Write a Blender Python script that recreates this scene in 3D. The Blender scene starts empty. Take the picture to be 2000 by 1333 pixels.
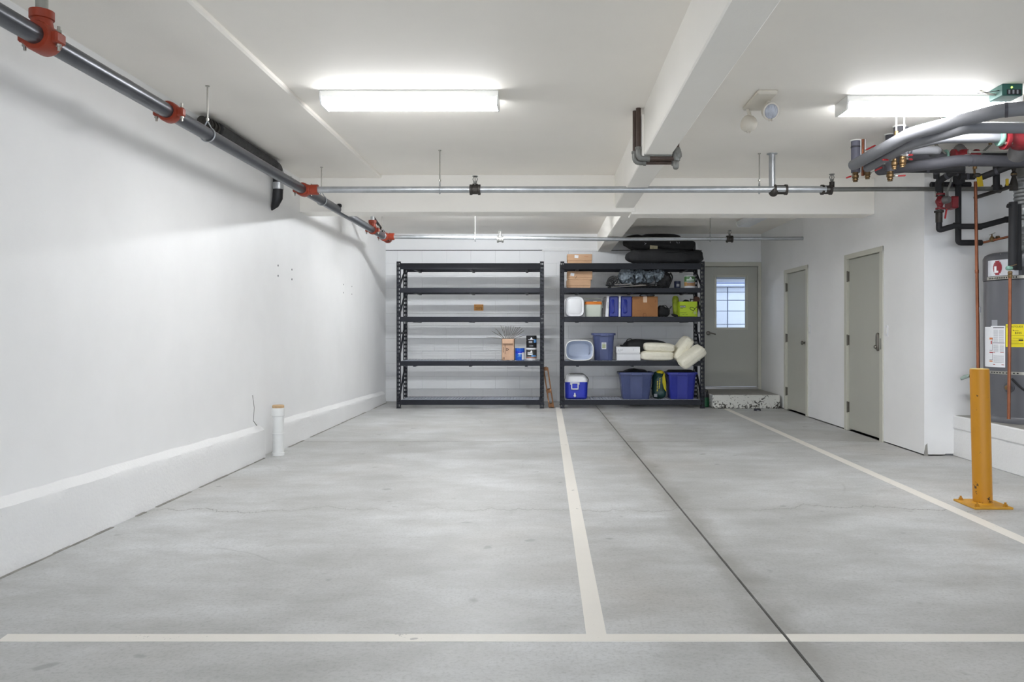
import bpy, bmesh, math, random
from mathutils import Vector, Matrix, noise

# ------------------------------------------------------------------ camera
SC = bpy.context.scene
COL = SC.collection
F, CX, CY, H = 1540.0, 1068.0, 645.0, 1.2       # focal length in px (2000 wide), principal point, camera height
cam_d = bpy.data.cameras.new('camera')
cam = bpy.data.objects.new('camera', cam_d)
COL.objects.link(cam)
cam.location = (0, 0, H)
cam.rotation_euler = (math.pi / 2, 0, 0)
cam_d.sensor_width = 36.0
cam_d.lens = F / 2000 * 36
cam_d.shift_x = -(CX - 1000) / 2000
cam_d.shift_y = -(666.5 - CY) / 2000
cam_d.clip_end = 200
SC.camera = cam
# ------------------------------------------------------------------ world / exposure
W = bpy.data.worlds.new('sky')
SC.world = W
W.use_nodes = True
WB = W.node_tree.nodes['Background']
WB.inputs[0].default_value = (0.80, 0.88, 1.0, 1)
WB.inputs[1].default_value = 1.3
vs = SC.view_settings
vs.view_transform = 'Standard'
vs.look = 'None'
vs.gamma = 1.0
vs.use_curve_mapping = False
SC.cycles.max_bounces = 16
SC.cycles.diffuse_bounces = 12       # a white room lives on its bounces
vs.exposure = 1.5
LAMP = 16.5          # radiance of a lit ceiling light diffuser
R = math.radians

# ------------------------------------------------------------------ helpers
def lin(c):
    return tuple(((v / 255) / 12.92 if v / 255 <= 0.04045 else ((v / 255 + 0.055) / 1.055) ** 2.4) for v in c)

def at(x, y, D):
    return Vector(((x - CX) * D / F, D, H - (y - CY) * D / F))

def PX(x, D):
    return (x - CX) * D / F

def PZ(y, D):
    return H - (y - CY) * D / F

class NT:
    def __init__(s, m):
        m.use_nodes = True
        s.t = m.node_tree
        s.b = s.t.nodes['Principled BSDF']
    def n(s, typ, **kw):
        nd = s.t.nodes.new(typ)
        for k, v in kw.items():
            setattr(nd, k, v)
        return nd
    def l(s, a, b):
        s.t.links.new(a, b)
    def coord(s, scale=(1, 1, 1)):
        tc = s.n('ShaderNodeTexCoord')
        mp = s.n('ShaderNodeMapping')
        mp.inputs['Scale'].default_value = scale
        s.l(tc.outputs['Object'], mp.inputs['Vector'])
        return mp.outputs[0]
    def noise(s, vec, scale, detail=4, rough=0.6):
        nz = s.n('ShaderNodeTexNoise')
        nz.inputs['Scale'].default_value = scale
        nz.inputs['Detail'].default_value = detail
        nz.inputs['Roughness'].default_value = rough
        s.l(vec, nz.inputs['Vector'])
        return nz.outputs['Fac']
    def ramp(s, fac, stops):
        r = s.n('ShaderNodeValToRGB')
        el = r.color_ramp.elements
        while len(el) < len(stops):
            el.new(0.5)
        for e, (p, c) in zip(el, stops):
            e.position = p
            e.color = (*c, 1) if isinstance(c, tuple) else (c, c, c, 1)
        s.l(fac, r.inputs[0])
        return r.outputs[0]
    def mix(s, fac, a, b, typ='MIX'):
        m = s.n('ShaderNodeMix', data_type='RGBA', blend_type=typ)
        for sock, v in ((m.inputs[0], fac), (m.inputs[6], a), (m.inputs[7], b)):
            if isinstance(v, (int, float)):
                sock.default_value = v
            elif isinstance(v, tuple):
                sock.default_value = (*v, 1)
            else:
                s.l(v, sock)
        return m.outputs[2]
    def math(s, op, a, b=0.0, c=None):
        m = s.n('ShaderNodeMath', operation=op)
        for i, v in enumerate((a, b, c)):
            if v is None:
                continue
            if isinstance(v, (int, float)):
                m.inputs[i].default_value = v
            else:
                s.l(v, m.inputs[i])
        return m.outputs[0]
    def bump(s, h, strength, dist=0.01):
        b = s.n('ShaderNodeBump')
        b.inputs['Strength'].default_value = strength
        b.inputs['Distance'].default_value = dist
        s.l(h, b.inputs['Height'])
        s.l(b.outputs[0], s.b.inputs['Normal'])

MATS = {}
def pm(name, c, rough=0.5, metal=0.0, var=0.08, scale=8.0, bump=0.0, bscale=60, spec=0.5, stretch=(1, 1, 1), raw=False):
    """procedural principled material: base colour varied by noise, optional fine bump"""
    if name in MATS:
        return MATS[name]
    m = bpy.data.materials.new(name)
    t = NT(m)
    col = c if raw else lin(c)
    v = t.coord(stretch)
    nz = t.noise(v, scale)
    lo = tuple(max(0, x * (1 - var)) for x in col)
    hi = tuple(min(1, x * (1 + var)) for x in col)
    cc = t.ramp(nz, [(0.3, lo), (0.7, hi)])
    t.l(cc, t.b.inputs['Base Color'])
    t.b.inputs['Roughness'].default_value = rough
    t.b.inputs['Metallic'].default_value = metal
    t.b.inputs['Specular IOR Level'].default_value = spec
    if bump:
        t.bump(t.noise(v, bscale, 3), bump)
    m.diffuse_color = (*col, 1)
    MATS[name] = m
    return m

def emit(name, c, strength):
    m = bpy.data.materials.new(name)
    t = NT(m)
    t.b.inputs['Base Color'].default_value = (*c, 1)
    t.b.inputs['Emission Color'].default_value = (*c, 1)
    t.b.inputs['Emission Strength'].default_value = strength
    MATS[name] = m
    return m

def chipped(name, c, chip, amt, scale=30, rough=0.6, bump=0.15, zfade=None):
    """painted concrete with paint chips of its own; zfade=(z0,z1) keeps the chips near the ground"""
    m = bpy.data.materials.new(name)
    t = NT(m)
    v = t.coord()
    big = t.noise(v, 1.3, 5)
    base = t.ramp(big, [(0.3, tuple(x * 0.94 for x in lin(c))), (0.7, lin(c))])
    n1 = t.noise(v, scale, 5, 0.7)
    n2 = t.noise(v, scale * 0.12, 3)
    f = t.math('MULTIPLY', n1, t.math('ADD', n2, 0.5))
    if zfade:
        sp = t.n('ShaderNodeSeparateXYZ')
        tc = t.n('ShaderNodeTexCoord')
        t.l(tc.outputs['Object'], sp.inputs[0])
        mr = t.n('ShaderNodeMapRange')
        mr.inputs[1].default_value = zfade[0]
        mr.inputs[2].default_value = zfade[1]
        mr.inputs[3].default_value = 0.12
        mr.inputs[4].default_value = 0.0
        t.l(sp.outputs[2], mr.inputs[0])
        f = t.math('ADD', f, mr.outputs[0])
    k = t.ramp(f, [(amt, 0.0), (amt + 0.02, 1.0)])
    cc = t.mix(k, base, lin(chip))
    t.l(cc, t.b.inputs['Base Color'])
    t.b.inputs['Roughness'].default_value = rough
    t.bump(t.noise(v, 45, 4), bump)
    MATS[name] = m
    return m

class MB:
    """collects shapes in world coordinates, links them as ONE mesh object"""
    def __init__(s):
        s.v, s.f, s.mi = [], [], []
        s.cur = 0
    def add(s, vs, fs):
        o = len(s.v)
        s.v += [Vector(p) for p in vs]
        s.f += [tuple(i + o for i in f) for f in fs]
        s.mi += [s.cur] * len(fs)
        return s
    def box(s, x0, x1, y0, y1, z0, z1, bev=0.0, M=None):
        if bev <= 0:
            vs = [(x, y, z) for x in (x0, x1) for y in (y0, y1) for z in (z0, z1)]
            fs = [(0, 1, 3, 2), (4, 6, 7, 5), (0, 4, 5, 1), (2, 3, 7, 6), (0, 2, 6, 4), (1, 5, 7, 3)]
        else:
            lo, hi = (x0, y0, z0), (x1, y1, z1)
            b = min(bev, *[(hi[i] - lo[i]) * 0.49 for i in range(3)])
            vs, idx = [], {}
            for cx in (0, 1):
                for cy in (0, 1):
                    for cz in (0, 1):
                        c = (cx, cy, cz)
                        for ax in range(3):
                            p = []
                            for k in range(3):
                                e = lo[k] if c[k] == 0 else hi[k]
                                if k != ax:
                                    e += b if c[k] == 0 else -b
                                p.append(e)
                            idx[(c, ax)] = len(vs)
                            vs.append(tuple(p))
            fs = []
            for ax in range(3):
                a1, a2 = [k for k in range(3) if k != ax]
                for sd in (0, 1):
                    q = []
                    for u, w in ((0, 0), (1, 0), (1, 1), (0, 1)):
                        c = [0, 0, 0]; c[ax] = sd; c[a1] = u; c[a2] = w
                        q.append(idx[(tuple(c), ax)])
                    fs.append(tuple(q))
                for u in (0, 1):
                    for w in (0, 1):
                        c0 = [0, 0, 0]; c1 = [0, 0, 0]
                        c0[a1] = c1[a1] = u; c0[a2] = c1[a2] = w; c1[ax] = 1
                        c0, c1 = tuple(c0), tuple(c1)
                        fs.append((idx[(c0, a1)], idx[(c1, a1)], idx[(c1, a2)], idx[(c0, a2)]))
            for cx in (0, 1):
                for cy in (0, 1):
                    for cz in (0, 1):
                        c = (cx, cy, cz)
                        fs.append((idx[(c, 0)], idx[(c, 1)], idx[(c, 2)]))
        if M is not None:
            vs = [M @ Vector(p) for p in vs]
        return s.add(vs, fs)
    def bar(s, p, q, w, h, bev=0.0, up=(0, 0, 1)):
        p, q = Vector(p), Vector(q)
        d = q - p
        L = d.length
        d.normalize()
        u = Vector(up)
        if abs(d.dot(u)) > 0.98:
            u = Vector((0, 1, 0))
        sx = d.cross(u).normalized()
        uz = sx.cross(d)
        M = Matrix((sx, d, uz)).transposed().to_4x4()
        M.translation = p
        return s.box(-w / 2, w / 2, 0, L, -h / 2, h / 2, bev, M)
    def tube(s, pts, r, n=12, caps=True):
        pts = [Vector(p) for p in pts]
        k = len(pts)
        rs = r if isinstance(r, (list, tuple)) else [r] * k
        vs, fs = [], []
        d0 = (pts[1] - pts[0]).normalized()
        ref = Vector((0, 0, 1)) if abs(d0.z) < 0.9 else Vector((0, 1, 0))
        nrm = d0.cross(ref).normalized()
        for i in range(k):
            if i == 0:
                t = d0
            elif i == k - 1:
                t = (pts[i] - pts[i - 1]).normalized()
            else:
                t = ((pts[i] - pts[i - 1]).normalized() + (pts[i + 1] - pts[i]).normalized())
                t = t.normalized() if t.length > 1e-6 else (pts[i] - pts[i - 1]).normalized()
            nrm = (nrm - t * nrm.dot(t))
            nrm = nrm.normalized() if nrm.length > 1e-6 else t.orthogonal().normalized()
            bi = t.cross(nrm)
            for j in range(n):
                a = 2 * math.pi * j / n
                vs.append(pts[i] + (nrm * math.cos(a) + bi * math.sin(a)) * rs[i])
        for i in range(k - 1):
            for j in range(n):
                fs.append((i * n + j, i * n + (j + 1) % n, (i + 1) * n + (j + 1) % n, (i + 1) * n + j))
        if caps:
            fs.append(tuple(range(n - 1, -1, -1)))
            fs.append(tuple(range((k - 1) * n, k * n)))
        return s.add(vs, fs)
    def cyl(s, p, q, r, n=16):
        return s.tube([p, q], r, n)
    def lathe(s, prof, o=(0, 0, 0), ax=(0, 0, 1), n=20):
        """prof: (radius, height along ax) from start to end"""
        o, ax = Vector(o), Vector(ax).normalized()
        u = ax.orthogonal().normalized()
        if abs(ax.z) > 0.9:
            u = Vector((1, 0, 0))
        w = ax.cross(u)
        vs, fs = [], []
        for r, h in prof:
            for j in range(n):
                a = 2 * math.pi * j / n
                vs.append(o + ax * h + (u * math.cos(a) + w * math.sin(a)) * max(r, 1e-5))
        k = len(prof)
        for i in range(k - 1):
            for j in range(n):
                fs.append((i * n + j, i * n + (j + 1) % n, (i + 1) * n + (j + 1) % n, (i + 1) * n + j))
        fs.append(tuple(range(n - 1, -1, -1)))
        fs.append(tuple(range((k - 1) * n, k * n)))
        return s.add(vs, fs)
    def prism(s, poly, ext):
        n = len(poly)
        e = Vector(ext)
        vs = [Vector(p) for p in poly] + [Vector(p) + e for p in poly]
        fs = [tuple(range(n)), tuple(range(2 * n - 1, n - 1, -1))]
        for i in range(n):
            fs.append((i, i + n, (i + 1) % n + n, (i + 1) % n))
        return s.add(vs, fs)
    def loft(s, rings, cap0=True, cap1=True):
        n = len(rings[0])
        vs = [p for r in rings for p in r]
        fs = []
        for i in range(len(rings) - 1):
            for j in range(n):
                fs.append((i * n + j, i * n + (j + 1) % n, (i + 1) * n + (j + 1) % n, (i + 1) * n + j))
        if cap0:
            fs.append(tuple(range(n - 1, -1, -1)))
        if cap1:
            fs.append(tuple(range((len(rings) - 1) * n, len(rings) * n)))
        return s.add(vs, fs)
    def blob(s, c, rad, e1=1.0, e2=1.0, nu=24, nv=14, amp=0.0, fr=6.0, M=None, seed=0, flat=None, ridge=False, zamp=0.0):
        """superellipsoid (e<1 is boxier) with noise folds; flat = local z under which it is cut flat"""
        def pw(x, e):
            return math.copysign(abs(x) ** e, x)
        vs, fs = [], []
        c = Vector(c)
        for i in range(nv + 1):
            ph = -math.pi / 2 + math.pi * i / nv
            for j in range(nu):
                th = 2 * math.pi * j / nu
                p = Vector((rad[0] * pw(math.cos(ph), e1) * pw(math.cos(th), e2),
                            rad[1] * pw(math.cos(ph), e1) * pw(math.sin(th), e2),
                            rad[2] * pw(math.sin(ph), e1)))
                if amp:
                    q = p * fr + Vector((seed * 7.3, seed * 3.1, seed))
                    nv_ = noise.noise(q) + 0.5 * noise.noise(q * 2.3)
                    if ridge:
                        nv_ = 0.6 - 2.2 * abs(nv_)
                    dn = p.normalized() if p.length > 1e-6 else Vector((0, 0, 1))
                    p = p + dn * nv_ * amp
                if zamp:
                    p.z *= 1 + zamp * (noise.noise((p.x * 4.5 + seed, p.y * 3, seed * 2.1)) + 0.5 * noise.noise((p.x * 11, p.y * 8, seed)))
                if flat is not None:
                    p.z = max(p.z, flat)
                if M is not None:
                    p = M @ p
                vs.append(c + p)
        for i in range(nv):
            for j in range(nu):
                fs.append((i * nu + j, i * nu + (j + 1) % nu, (i + 1) * nu + (j + 1) % nu, (i + 1) * nu + j))
        return s.add(vs, fs)
    def arc(s, cx, cy, r, a0, a1, z0, z1, n=10, t=0.002):
        """patch wrapped on an upright cylinder; angles in degrees measured from -Y, positive towards -X"""
        vs, fs = [], []
        for i in range(n + 1):
            a = R(a0 + (a1 - a0) * i / n)
            for z in (z0, z1):
                for rr in (r, r + t):
                    vs.append((cx - rr * math.sin(a), cy - rr * math.cos(a), z))
        for i in range(n):
            k, m = i * 4, i * 4 + 4
            fs += [(k + 1, m + 1, m + 3, k + 3), (k, k + 2, m + 2, m), (k, m, m + 1, k + 1), (k + 2, k + 3, m + 3, m + 2)]
        fs += [(0, 1, 3, 2), (n * 4, n * 4 + 2, n * 4 + 3, n * 4 + 1)]
        return s.add(vs, fs)
    def build(s, name, mat, parent=None, loc=None, angle=35, flat=False):
        me = bpy.data.meshes.new(name)
        if parent is not None:
            off = Vector(parent['_o']) if '_o' in parent else Vector((0, 0, 0))
        else:
            off = Vector(loc) if loc is not None else Vector((0, 0, 0))
        me.from_pydata([tuple(p - off) for p in s.v], [], s.f)
        bm = bmesh.new()
        bm.from_mesh(me)
        bmesh.ops.recalc_face_normals(bm, faces=bm.faces)
        if not flat:
            ca = R(angle)
            for f in bm.faces:
                f.smooth = True
            for e in bm.edges:
                e.smooth = len(e.link_faces) == 2 and e.calc_face_angle(3.2) < ca
        bm.to_mesh(me)
        bm.free()
        ms = mat if isinstance(mat, (list, tuple)) else [mat]
        for m in ms:
            me.materials.append(m)
        if len(ms) > 1:
            me.polygons.foreach_set('material_index', s.mi)
        o = bpy.data.objects.new(name, me)
        COL.objects.link(o)
        o['_o'] = tuple(off)
        if parent is not None:
            o.parent = parent
        else:
            o.location = off
        return o

def tag(o, label=None, cat=None, group=None, kind=None):
    for k, v in (('label', label), ('category', cat), ('group', group), ('kind', kind)):
        if v:
            o[k] = v
    return o

def thing(name, label, cat, loc=(0, 0, 0), group=None, kind=None):
    o = bpy.data.objects.new(name, None)
    o.empty_display_size = 0.1
    COL.objects.link(o)
    o.location = loc
    o['_o'] = tuple(loc)
    return tag(o, label, cat, group, kind)

def share(o, loc_delta, parent=None):
    """a repeat that shares its mesh with o"""
    c = o.copy()
    COL.objects.link(c)
    c.location = Vector(o.location) + Vector(loc_delta)
    if parent is not None:
        c.parent = parent
    return c

def text(body, size, loc, parent, mat, rot=(90, 0, 0), name='lettering', align='LEFT', depth=0.0006, sx=1.0, wrap=None):
    """flat lettering; loc is world; wrap=(cx,cy,r,angle) bends it on an upright cylinder"""
    cu = bpy.data.curves.new(name, 'FONT')
    cu.body = body
    cu.size = size
    cu.extrude = depth
    cu.align_x = align
    cu.resolution_u = 2
    tmp = bpy.data.objects.new(name, cu)
    me = bpy.data.meshes.new_from_object(tmp)
    bpy.data.objects.remove(tmp)
    off = Vector(parent['_o'])
    if wrap:
        cx, cy, r, a = wrap
        for v in me.vertices:
            x, y, z = v.co
            th = R(a) - x * sx / r
            v.co = Vector((cx - (r + z) * math.sin(th), cy - (r + z) * math.cos(th), loc[2] + y)) - off
    else:
        M = Matrix.Translation(Vector(loc)) @ Matrix.Rotation(R(rot[2]), 4, 'Z') @ Matrix.Rotation(R(rot[1]), 4, 'Y') @ Matrix.Rotation(R(rot[0]), 4, 'X')
        for v in me.vertices:
            v.co = M @ Vector((v.co.x * sx, v.co.y, v.co.z)) - off
    me.materials.clear()
    me.materials.append(mat)
    o = bpy.data.objects.new(name, me)
    COL.objects.link(o)
    o.parent = parent
    o['_o'] = parent['_o']
    return o

def rrect(cx, cy, w, d, r, z, n=4):
    pts = []
    r = min(r, w / 2 - 1e-4, d / 2 - 1e-4)
    for sx, sy, a0 in ((1, 1, 0), (-1, 1, 90), (-1, -1, 180), (1, -1, 270)):
        for i in range(n + 1):
            a = R(a0 + 90 * i / n)
            pts.append((cx + sx * (w / 2 - r) + r * math.cos(a), cy + sy * (d / 2 - r) + r * math.sin(a), z))
    return pts

def bend(pts, r=0.08, n=5):
    """round the corners of a polyline"""
    pts = [Vector(p) for p in pts]
    out = [pts[0]]
    for i in range(1, len(pts) - 1):
        a, b, c = pts[i - 1], pts[i], pts[i + 1]
        d1, d2 = (a - b), (c - b)
        k = min(r, d1.length * 0.45, d2.length * 0.45)
        p, q = b + d1.normalized() * k, b + d2.normalized() * k
        for j in range(n + 1):
            t = j / n
            out.append(p * (1 - t) ** 2 + b * 2 * t * (1 - t) + q * t * t)
    out.append(pts[-1])
    return out

# ------------------------------------------------------------------ materials
WALL = chipped('painted wall', (237, 237, 237), (160, 160, 158), 0.82, 40, 0.5, 0.06)
WALL2 = chipped('painted block', (237, 238, 239), (130, 132, 130), 0.80, 25, 0.5, 0.1)
CURB = chipped('painted rough kerb', (232, 232, 232), (150, 148, 142), 0.79, 34, 0.6, 0.5)
STEPM = chipped('chipped painted step', (214, 214, 208), (62, 60, 54), 0.60, 36, 0.7, 0.5, (0.0, 0.16))
CEIL = pm('ceiling paint', (241, 237, 230), 0.7, 0, 0.02, 1.2, 0.05, 90)
CEILW = pm('beam paint', (241, 238, 232), 0.6, 0, 0.02, 1.5, 0.08, 60)
PAINTLINE = chipped('line paint', (226, 222, 214), (176, 174, 170), 0.70, 22, 0.5, 0.1)
STEEL = pm('dark steel pipe', (92, 94, 100), 0.32, 0.75, 0.15, 5, 0.02)
GALV = pm('galvanised pipe', (178, 181, 184), 0.35, 0.7, 0.12, 14, 0.02)
GALVD = pm('dull galvanised', (122, 122, 118), 0.45, 0.5, 0.15, 14, 0.05)
REDC = pm('red coupling', (146, 52, 27), 0.45, 0, 0.12, 20, 0.05)
BLACKFIT = pm('black iron fitting', (58, 54, 50), 0.5, 0.4, 0.2, 20, 0.1)
RACK = pm('rack steel', (22, 24, 33), 0.45, 0.0, 0.12, 8, 0.03, 60, 0.35)
WIRE = pm('deck wire', (168, 172, 182), 0.4, 0.2, 0.08)
CHROME = pm('brushed metal', (190, 188, 184), 0.28, 0.9, 0.05)
NICKEL = pm('satin nickel', (126, 122, 116), 0.3, 0.85, 0.1)
ZINC = pm('zinc bolt', (170, 168, 160), 0.35, 0.8, 0.1)
DOORM = pm('door paint', (178, 178, 169), 0.42, 0, 0.02, 2)
FRAMEM = pm('door frame paint', (197, 196, 184), 0.42, 0, 0.02, 2)
HINGE = pm('hinge steel', (96, 92, 84), 0.4, 0.6, 0.1)
DARK = pm('dark gap', (26, 26, 26), 0.8)
WHITEP = pm('white plastic', (226, 227, 230), 0.35, 0, 0.02)
WHITEM = pm('white enamel', (232, 232, 230), 0.3, 0, 0.02)
CARD = pm('cardboard', (190, 154, 122), 0.8, 0, 0.06, 10, 0.08, 80, stretch=(1, 1, 4))
CARD2 = pm('brown cardboard', (156, 108, 66), 0.8, 0, 0.06, 10, 0.08, 80)
CARDP = pm('printed cardboard', (190, 156, 130), 0.8, 0, 0.05, 10, 0.05)
INK = pm('dark ink', (60, 44, 36), 0.7)
INKB = pm('black ink', (28, 28, 30), 0.6)
BLACKC = pm('black cloth', (26, 26, 28), 0.85, 0, 0.3, 12, 0.3, 70)
BLACKG = pm('grey black cloth', (38, 38, 40), 0.8, 0, 0.25, 10, 0.3, 50)
GREYC = pm('grey nylon', (118, 128, 136), 0.5, 0, 0.25, 9, 0.3, 40)
BLUEW = pm('royal blue plastic', (28, 46, 176), 0.35, 0, 0.06)
BLUED = pm('deep blue plastic', (16, 34, 128), 0.35, 0, 0.08)
TOTE1 = pm('slate blue plastic', (74, 84, 126), 0.42, 0, 0.07)
TOTE2 = pm('bright blue tote plastic', (46, 54, 152), 0.42, 0, 0.06)
CREAM = pm('cream cloth', (236, 232, 216), 0.85, 0, 0.05, 20, 0.35, 90)
CREAM2 = pm('yellowed cloth', (222, 206, 166), 0.85, 0, 0.05, 20, 0.3, 90)
YEL = pm('safety yellow paint', (206, 148, 18), 0.45, 0, 0.05, 6, 0.06)
COPPER = pm('copper', (150, 94, 68), 0.4, 0.7, 0.25, 6)
BRASS = pm('brass', (122, 98, 66), 0.42, 0.7, 0.15, 20)
INSUL = pm('grey foam insulation', (118, 119, 124), 0.6, 0, 0.05, 6, 0.06)
INSULD = pm('dark foam insulation', (78, 78, 84), 0.65, 0, 0.08, 6, 0.06)
INSULB = pm('black foam insulation', (30, 30, 33), 0.7, 0, 0.15, 8, 0.08)
TAPE = pm('tape band', (62, 62, 70), 0.4)
REDP = pm('pump red', (126, 30, 38), 0.42, 0, 0.08, 20, 0.05)
REDH = pm('red vinyl handle', (176, 42, 48), 0.45, 0, 0.06)
HEATER = pm('heater enamel', (92, 93, 98), 0.34, 0.1, 0.03, 2)
HEATERD = pm('heater top enamel', (74, 75, 80), 0.34, 0.1, 0.03, 2)
PAPER = pm('paper', (226, 228, 232), 0.7, 0, 0.02)
PAPERG = pm('grey print', (150, 152, 158), 0.7, 0, 0.03)
YELLOWP = pm('yellow paper', (234, 216, 24), 0.6, 0, 0.02)
REDI = pm('red ink', (170, 52, 52), 0.6)
ORI = pm('orange ink', (214, 124, 64), 0.6)
GREENB = pm('green control box', (38, 88, 80), 0.45, 0, 0.06)
BLACKP = pm('black plastic', (30, 30, 33), 0.45, 0, 0.1)
FOIL = pm('foil duct', (176, 178, 180), 0.3, 0.85, 0.2, 30, 0.2)
WOODB = pm('brown wood', (122, 84, 52), 0.7, 0, 0.2, 6, 0.15, 40, stretch=(6, 6, 1))
WOODL = pm('sign wood', (232, 168, 94), 0.6, 0, 0.12, 6, 0.05, 40, stretch=(1, 1, 6))
PVC = pm('painted plastic pipe', (222, 223, 222), 0.45, 0, 0.03, 10, 0.06)
CONC = pm('bare concrete', (150, 148, 142), 0.75, 0, 0.12, 5, 0.2, 40)
BROWNP = pm('brown painted conduit', (74, 58, 50), 0.5, 0.1, 0.2, 10)
ORANGE = pm('orange plastic', (214, 120, 34), 0.4, 0, 0.05)
LIME = pm('lime carton', (170, 196, 26), 0.55, 0, 0.04)
LIMED = pm('lime wrap', (142, 156, 34), 0.6, 0, 0.15, 20, 0.2)
GREEN = pm('green plastic', (22, 92, 54), 0.5, 0, 0.1)
SOIL = pm('soil bag film', (24, 58, 56), 0.35, 0, 0.25, 10, 0.3, 30)
YLABEL = pm('yellow print film', (206, 190, 36), 0.4, 0, 0.1)
TUB = pm('translucent tub', (188, 197, 214), 0.35, 0, 0.03)
LBLUE = pm('light blue print', (92, 150, 208), 0.5)
CANBLUE = pm('blue can print', (34, 92, 196), 0.4, 0, 0.25, 30)
SAGE = pm('pale green plastic', (206, 212, 200), 0.4, 0, 0.03)

GLASS = bpy.data.materials.new('thin window glass')
t = NT(GLASS)
tr = t.n('ShaderNodeBsdfTransparent')
tr.inputs[0].default_value = (0.96, 0.98, 0.99, 1)
gl = t.n('ShaderNodeBsdfGlossy')
gl.inputs['Roughness'].default_value = 0.02
fr = t.n('ShaderNodeFresnel')
fr.inputs[0].default_value = 1.45
mx = t.n('ShaderNodeMixShader')
t.l(fr.outputs[0], mx.inputs[0]); t.l(tr.outputs[0], mx.inputs[1]); t.l(gl.outputs[0], mx.inputs[2])
t.l(mx.outputs[0], t.t.nodes['Material Output'].inputs[0])

DIFF = emit('lit diffuser', (0.975, 0.985, 1.0), LAMP)
DIFF2 = emit('bright lit diffuser', (0.94, 0.97, 1.0), LAMP * 7.5)
LED = emit('green indicator lamp', (0.55, 1.0, 0.1), 1.5)

# concrete floor
FLOOR = bpy.data.materials.new('sealed concrete floor')
t = NT(FLOOR)
v = t.coord()
vst = t.coord((0.6, 1.0, 1))
big = t.noise(v, 0.55, 6, 0.6)
mid = t.noise(vst, 2.6, 8, 0.7)
base = t.ramp(big, [(0.3, lin((174, 174, 172))), (0.7, lin((208, 210, 211)))])
base = t.mix(t.ramp(mid, [(0.36, 0.6), (0.62, 0.0)]), base, lin((146, 146, 142)))
warm = t.noise(t.coord((0.5, 0.5, 1)), 0.8, 3)
base = t.mix(t.ramp(warm, [(0.52, 0.0), (0.75, 0.35)]), base, lin((186, 176, 164)))
spots = t.noise(v, 7.0, 2, 0.4)
base = t.mix(t.ramp(spots, [(0.70, 0.0), (0.76, 0.45)]), base, lin((112, 112, 110)))
fine = t.noise(v, 60, 4, 0.7)
base = t.mix(t.ramp(fine, [(0.32, 0.32), (0.52, 0.0)]), base, lin((120, 120, 116)))
# damp stains along the long joint
sp = t.n('ShaderNodeSeparateXYZ')
tc = t.n('ShaderNodeTexCoord')
t.l(tc.outputs['Object'], sp.inputs[0])
ds = t.math('ABSOLUTE', t.math('SUBTRACT', t.math('ADD', sp.outputs[0], t.math('MULTIPLY', sp.outputs[1], 0.017)), 0.99))
wob = t.math('ADD', ds, t.math('MULTIPLY', t.math('SUBTRACT', t.noise(t.coord((1, 0.5, 1)), 3.5, 5), 0.42), 0.5))
base = t.mix(t.ramp(wob, [(0.05, 0.55), (0.19, 0.0)]), base, lin((134, 131, 124)))
# hairline cracks
vo = t.n('ShaderNodeTexVoronoi', feature='DISTANCE_TO_EDGE')
vo.inputs['Scale'].default_value = 0.33
nzc = t.n('ShaderNodeTexNoise')
nzc.inputs['Scale'].default_value = 1.1
nzc.inputs['Detail'].default_value = 6
t.l(v, nzc.inputs['Vector'])
ad = t.n('ShaderNodeMix', data_type='RGBA', blend_type='ADD')
ad.inputs[0].default_value = 0.28
t.l(v, ad.inputs[6]); t.l(nzc.outputs['Color'], ad.inputs[7])
t.l(ad.outputs[2], vo.inputs['Vector'])
crk = t.ramp(vo.outputs['Distance'], [(0.0, 0.2), (0.0014, 0.0)])
crk = t.math('MULTIPLY', crk, t.ramp(t.noise(v, 0.9, 2), [(0.52, 0.0), (0.62, 1.0)]))
base = t.mix(crk, base, lin((88, 86, 82)))
# the long wandering crack across both bays
nzx = t.noise(t.coord((1, 0, 0)), 0.8, 8, 0.7)
dy = t.math('ABSOLUTE', t.math('SUBTRACT', sp.outputs[1], t.math('ADD', t.math('MULTIPLY', nzx, 1.3), 4.62)))
lng = t.math('MULTIPLY', t.ramp(dy, [(0.003, 0.8), (0.009, 0.0)]), t.ramp(t.noise(v, 1.4, 3), [(0.38, 0.15), (0.6, 1.0)]))
base = t.mix(lng, base, lin((104, 102, 98)))
lng2 = t.ramp(dy, [(0.0, 0.22), (0.12, 0.0)])
base = t.mix(lng2, base, lin((140, 138, 132)))
t.l(base, t.b.inputs['Base Color'])
t.l(t.ramp(mid, [(0.3, 0.42), (0.7, 0.58)]), t.b.inputs['Roughness'])
t.b.inputs['Specular IOR Level'].default_value = 0.45
t.bump(t.math('ADD', t.noise(v, 25, 5), t.math('MULTIPLY', mid, 1.5)), 0.08)
MATS['floor'] = FLOOR

# ================================================================== SETTING
XL, XR, YW = -2.71, 3.6, 13.25           # left wall, right wall, back wall
YB = -4.0                                 # open garage mouth behind the camera
XA = 6.4                                  # far right wall of the bay
YA = 7.52                                 # wall of the heater alcove
ZC, ZS, ZR, ZF = 2.90, 2.865, 2.87, 2.815 # ceilings: main, left soffit, right bay, rear bay

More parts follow.
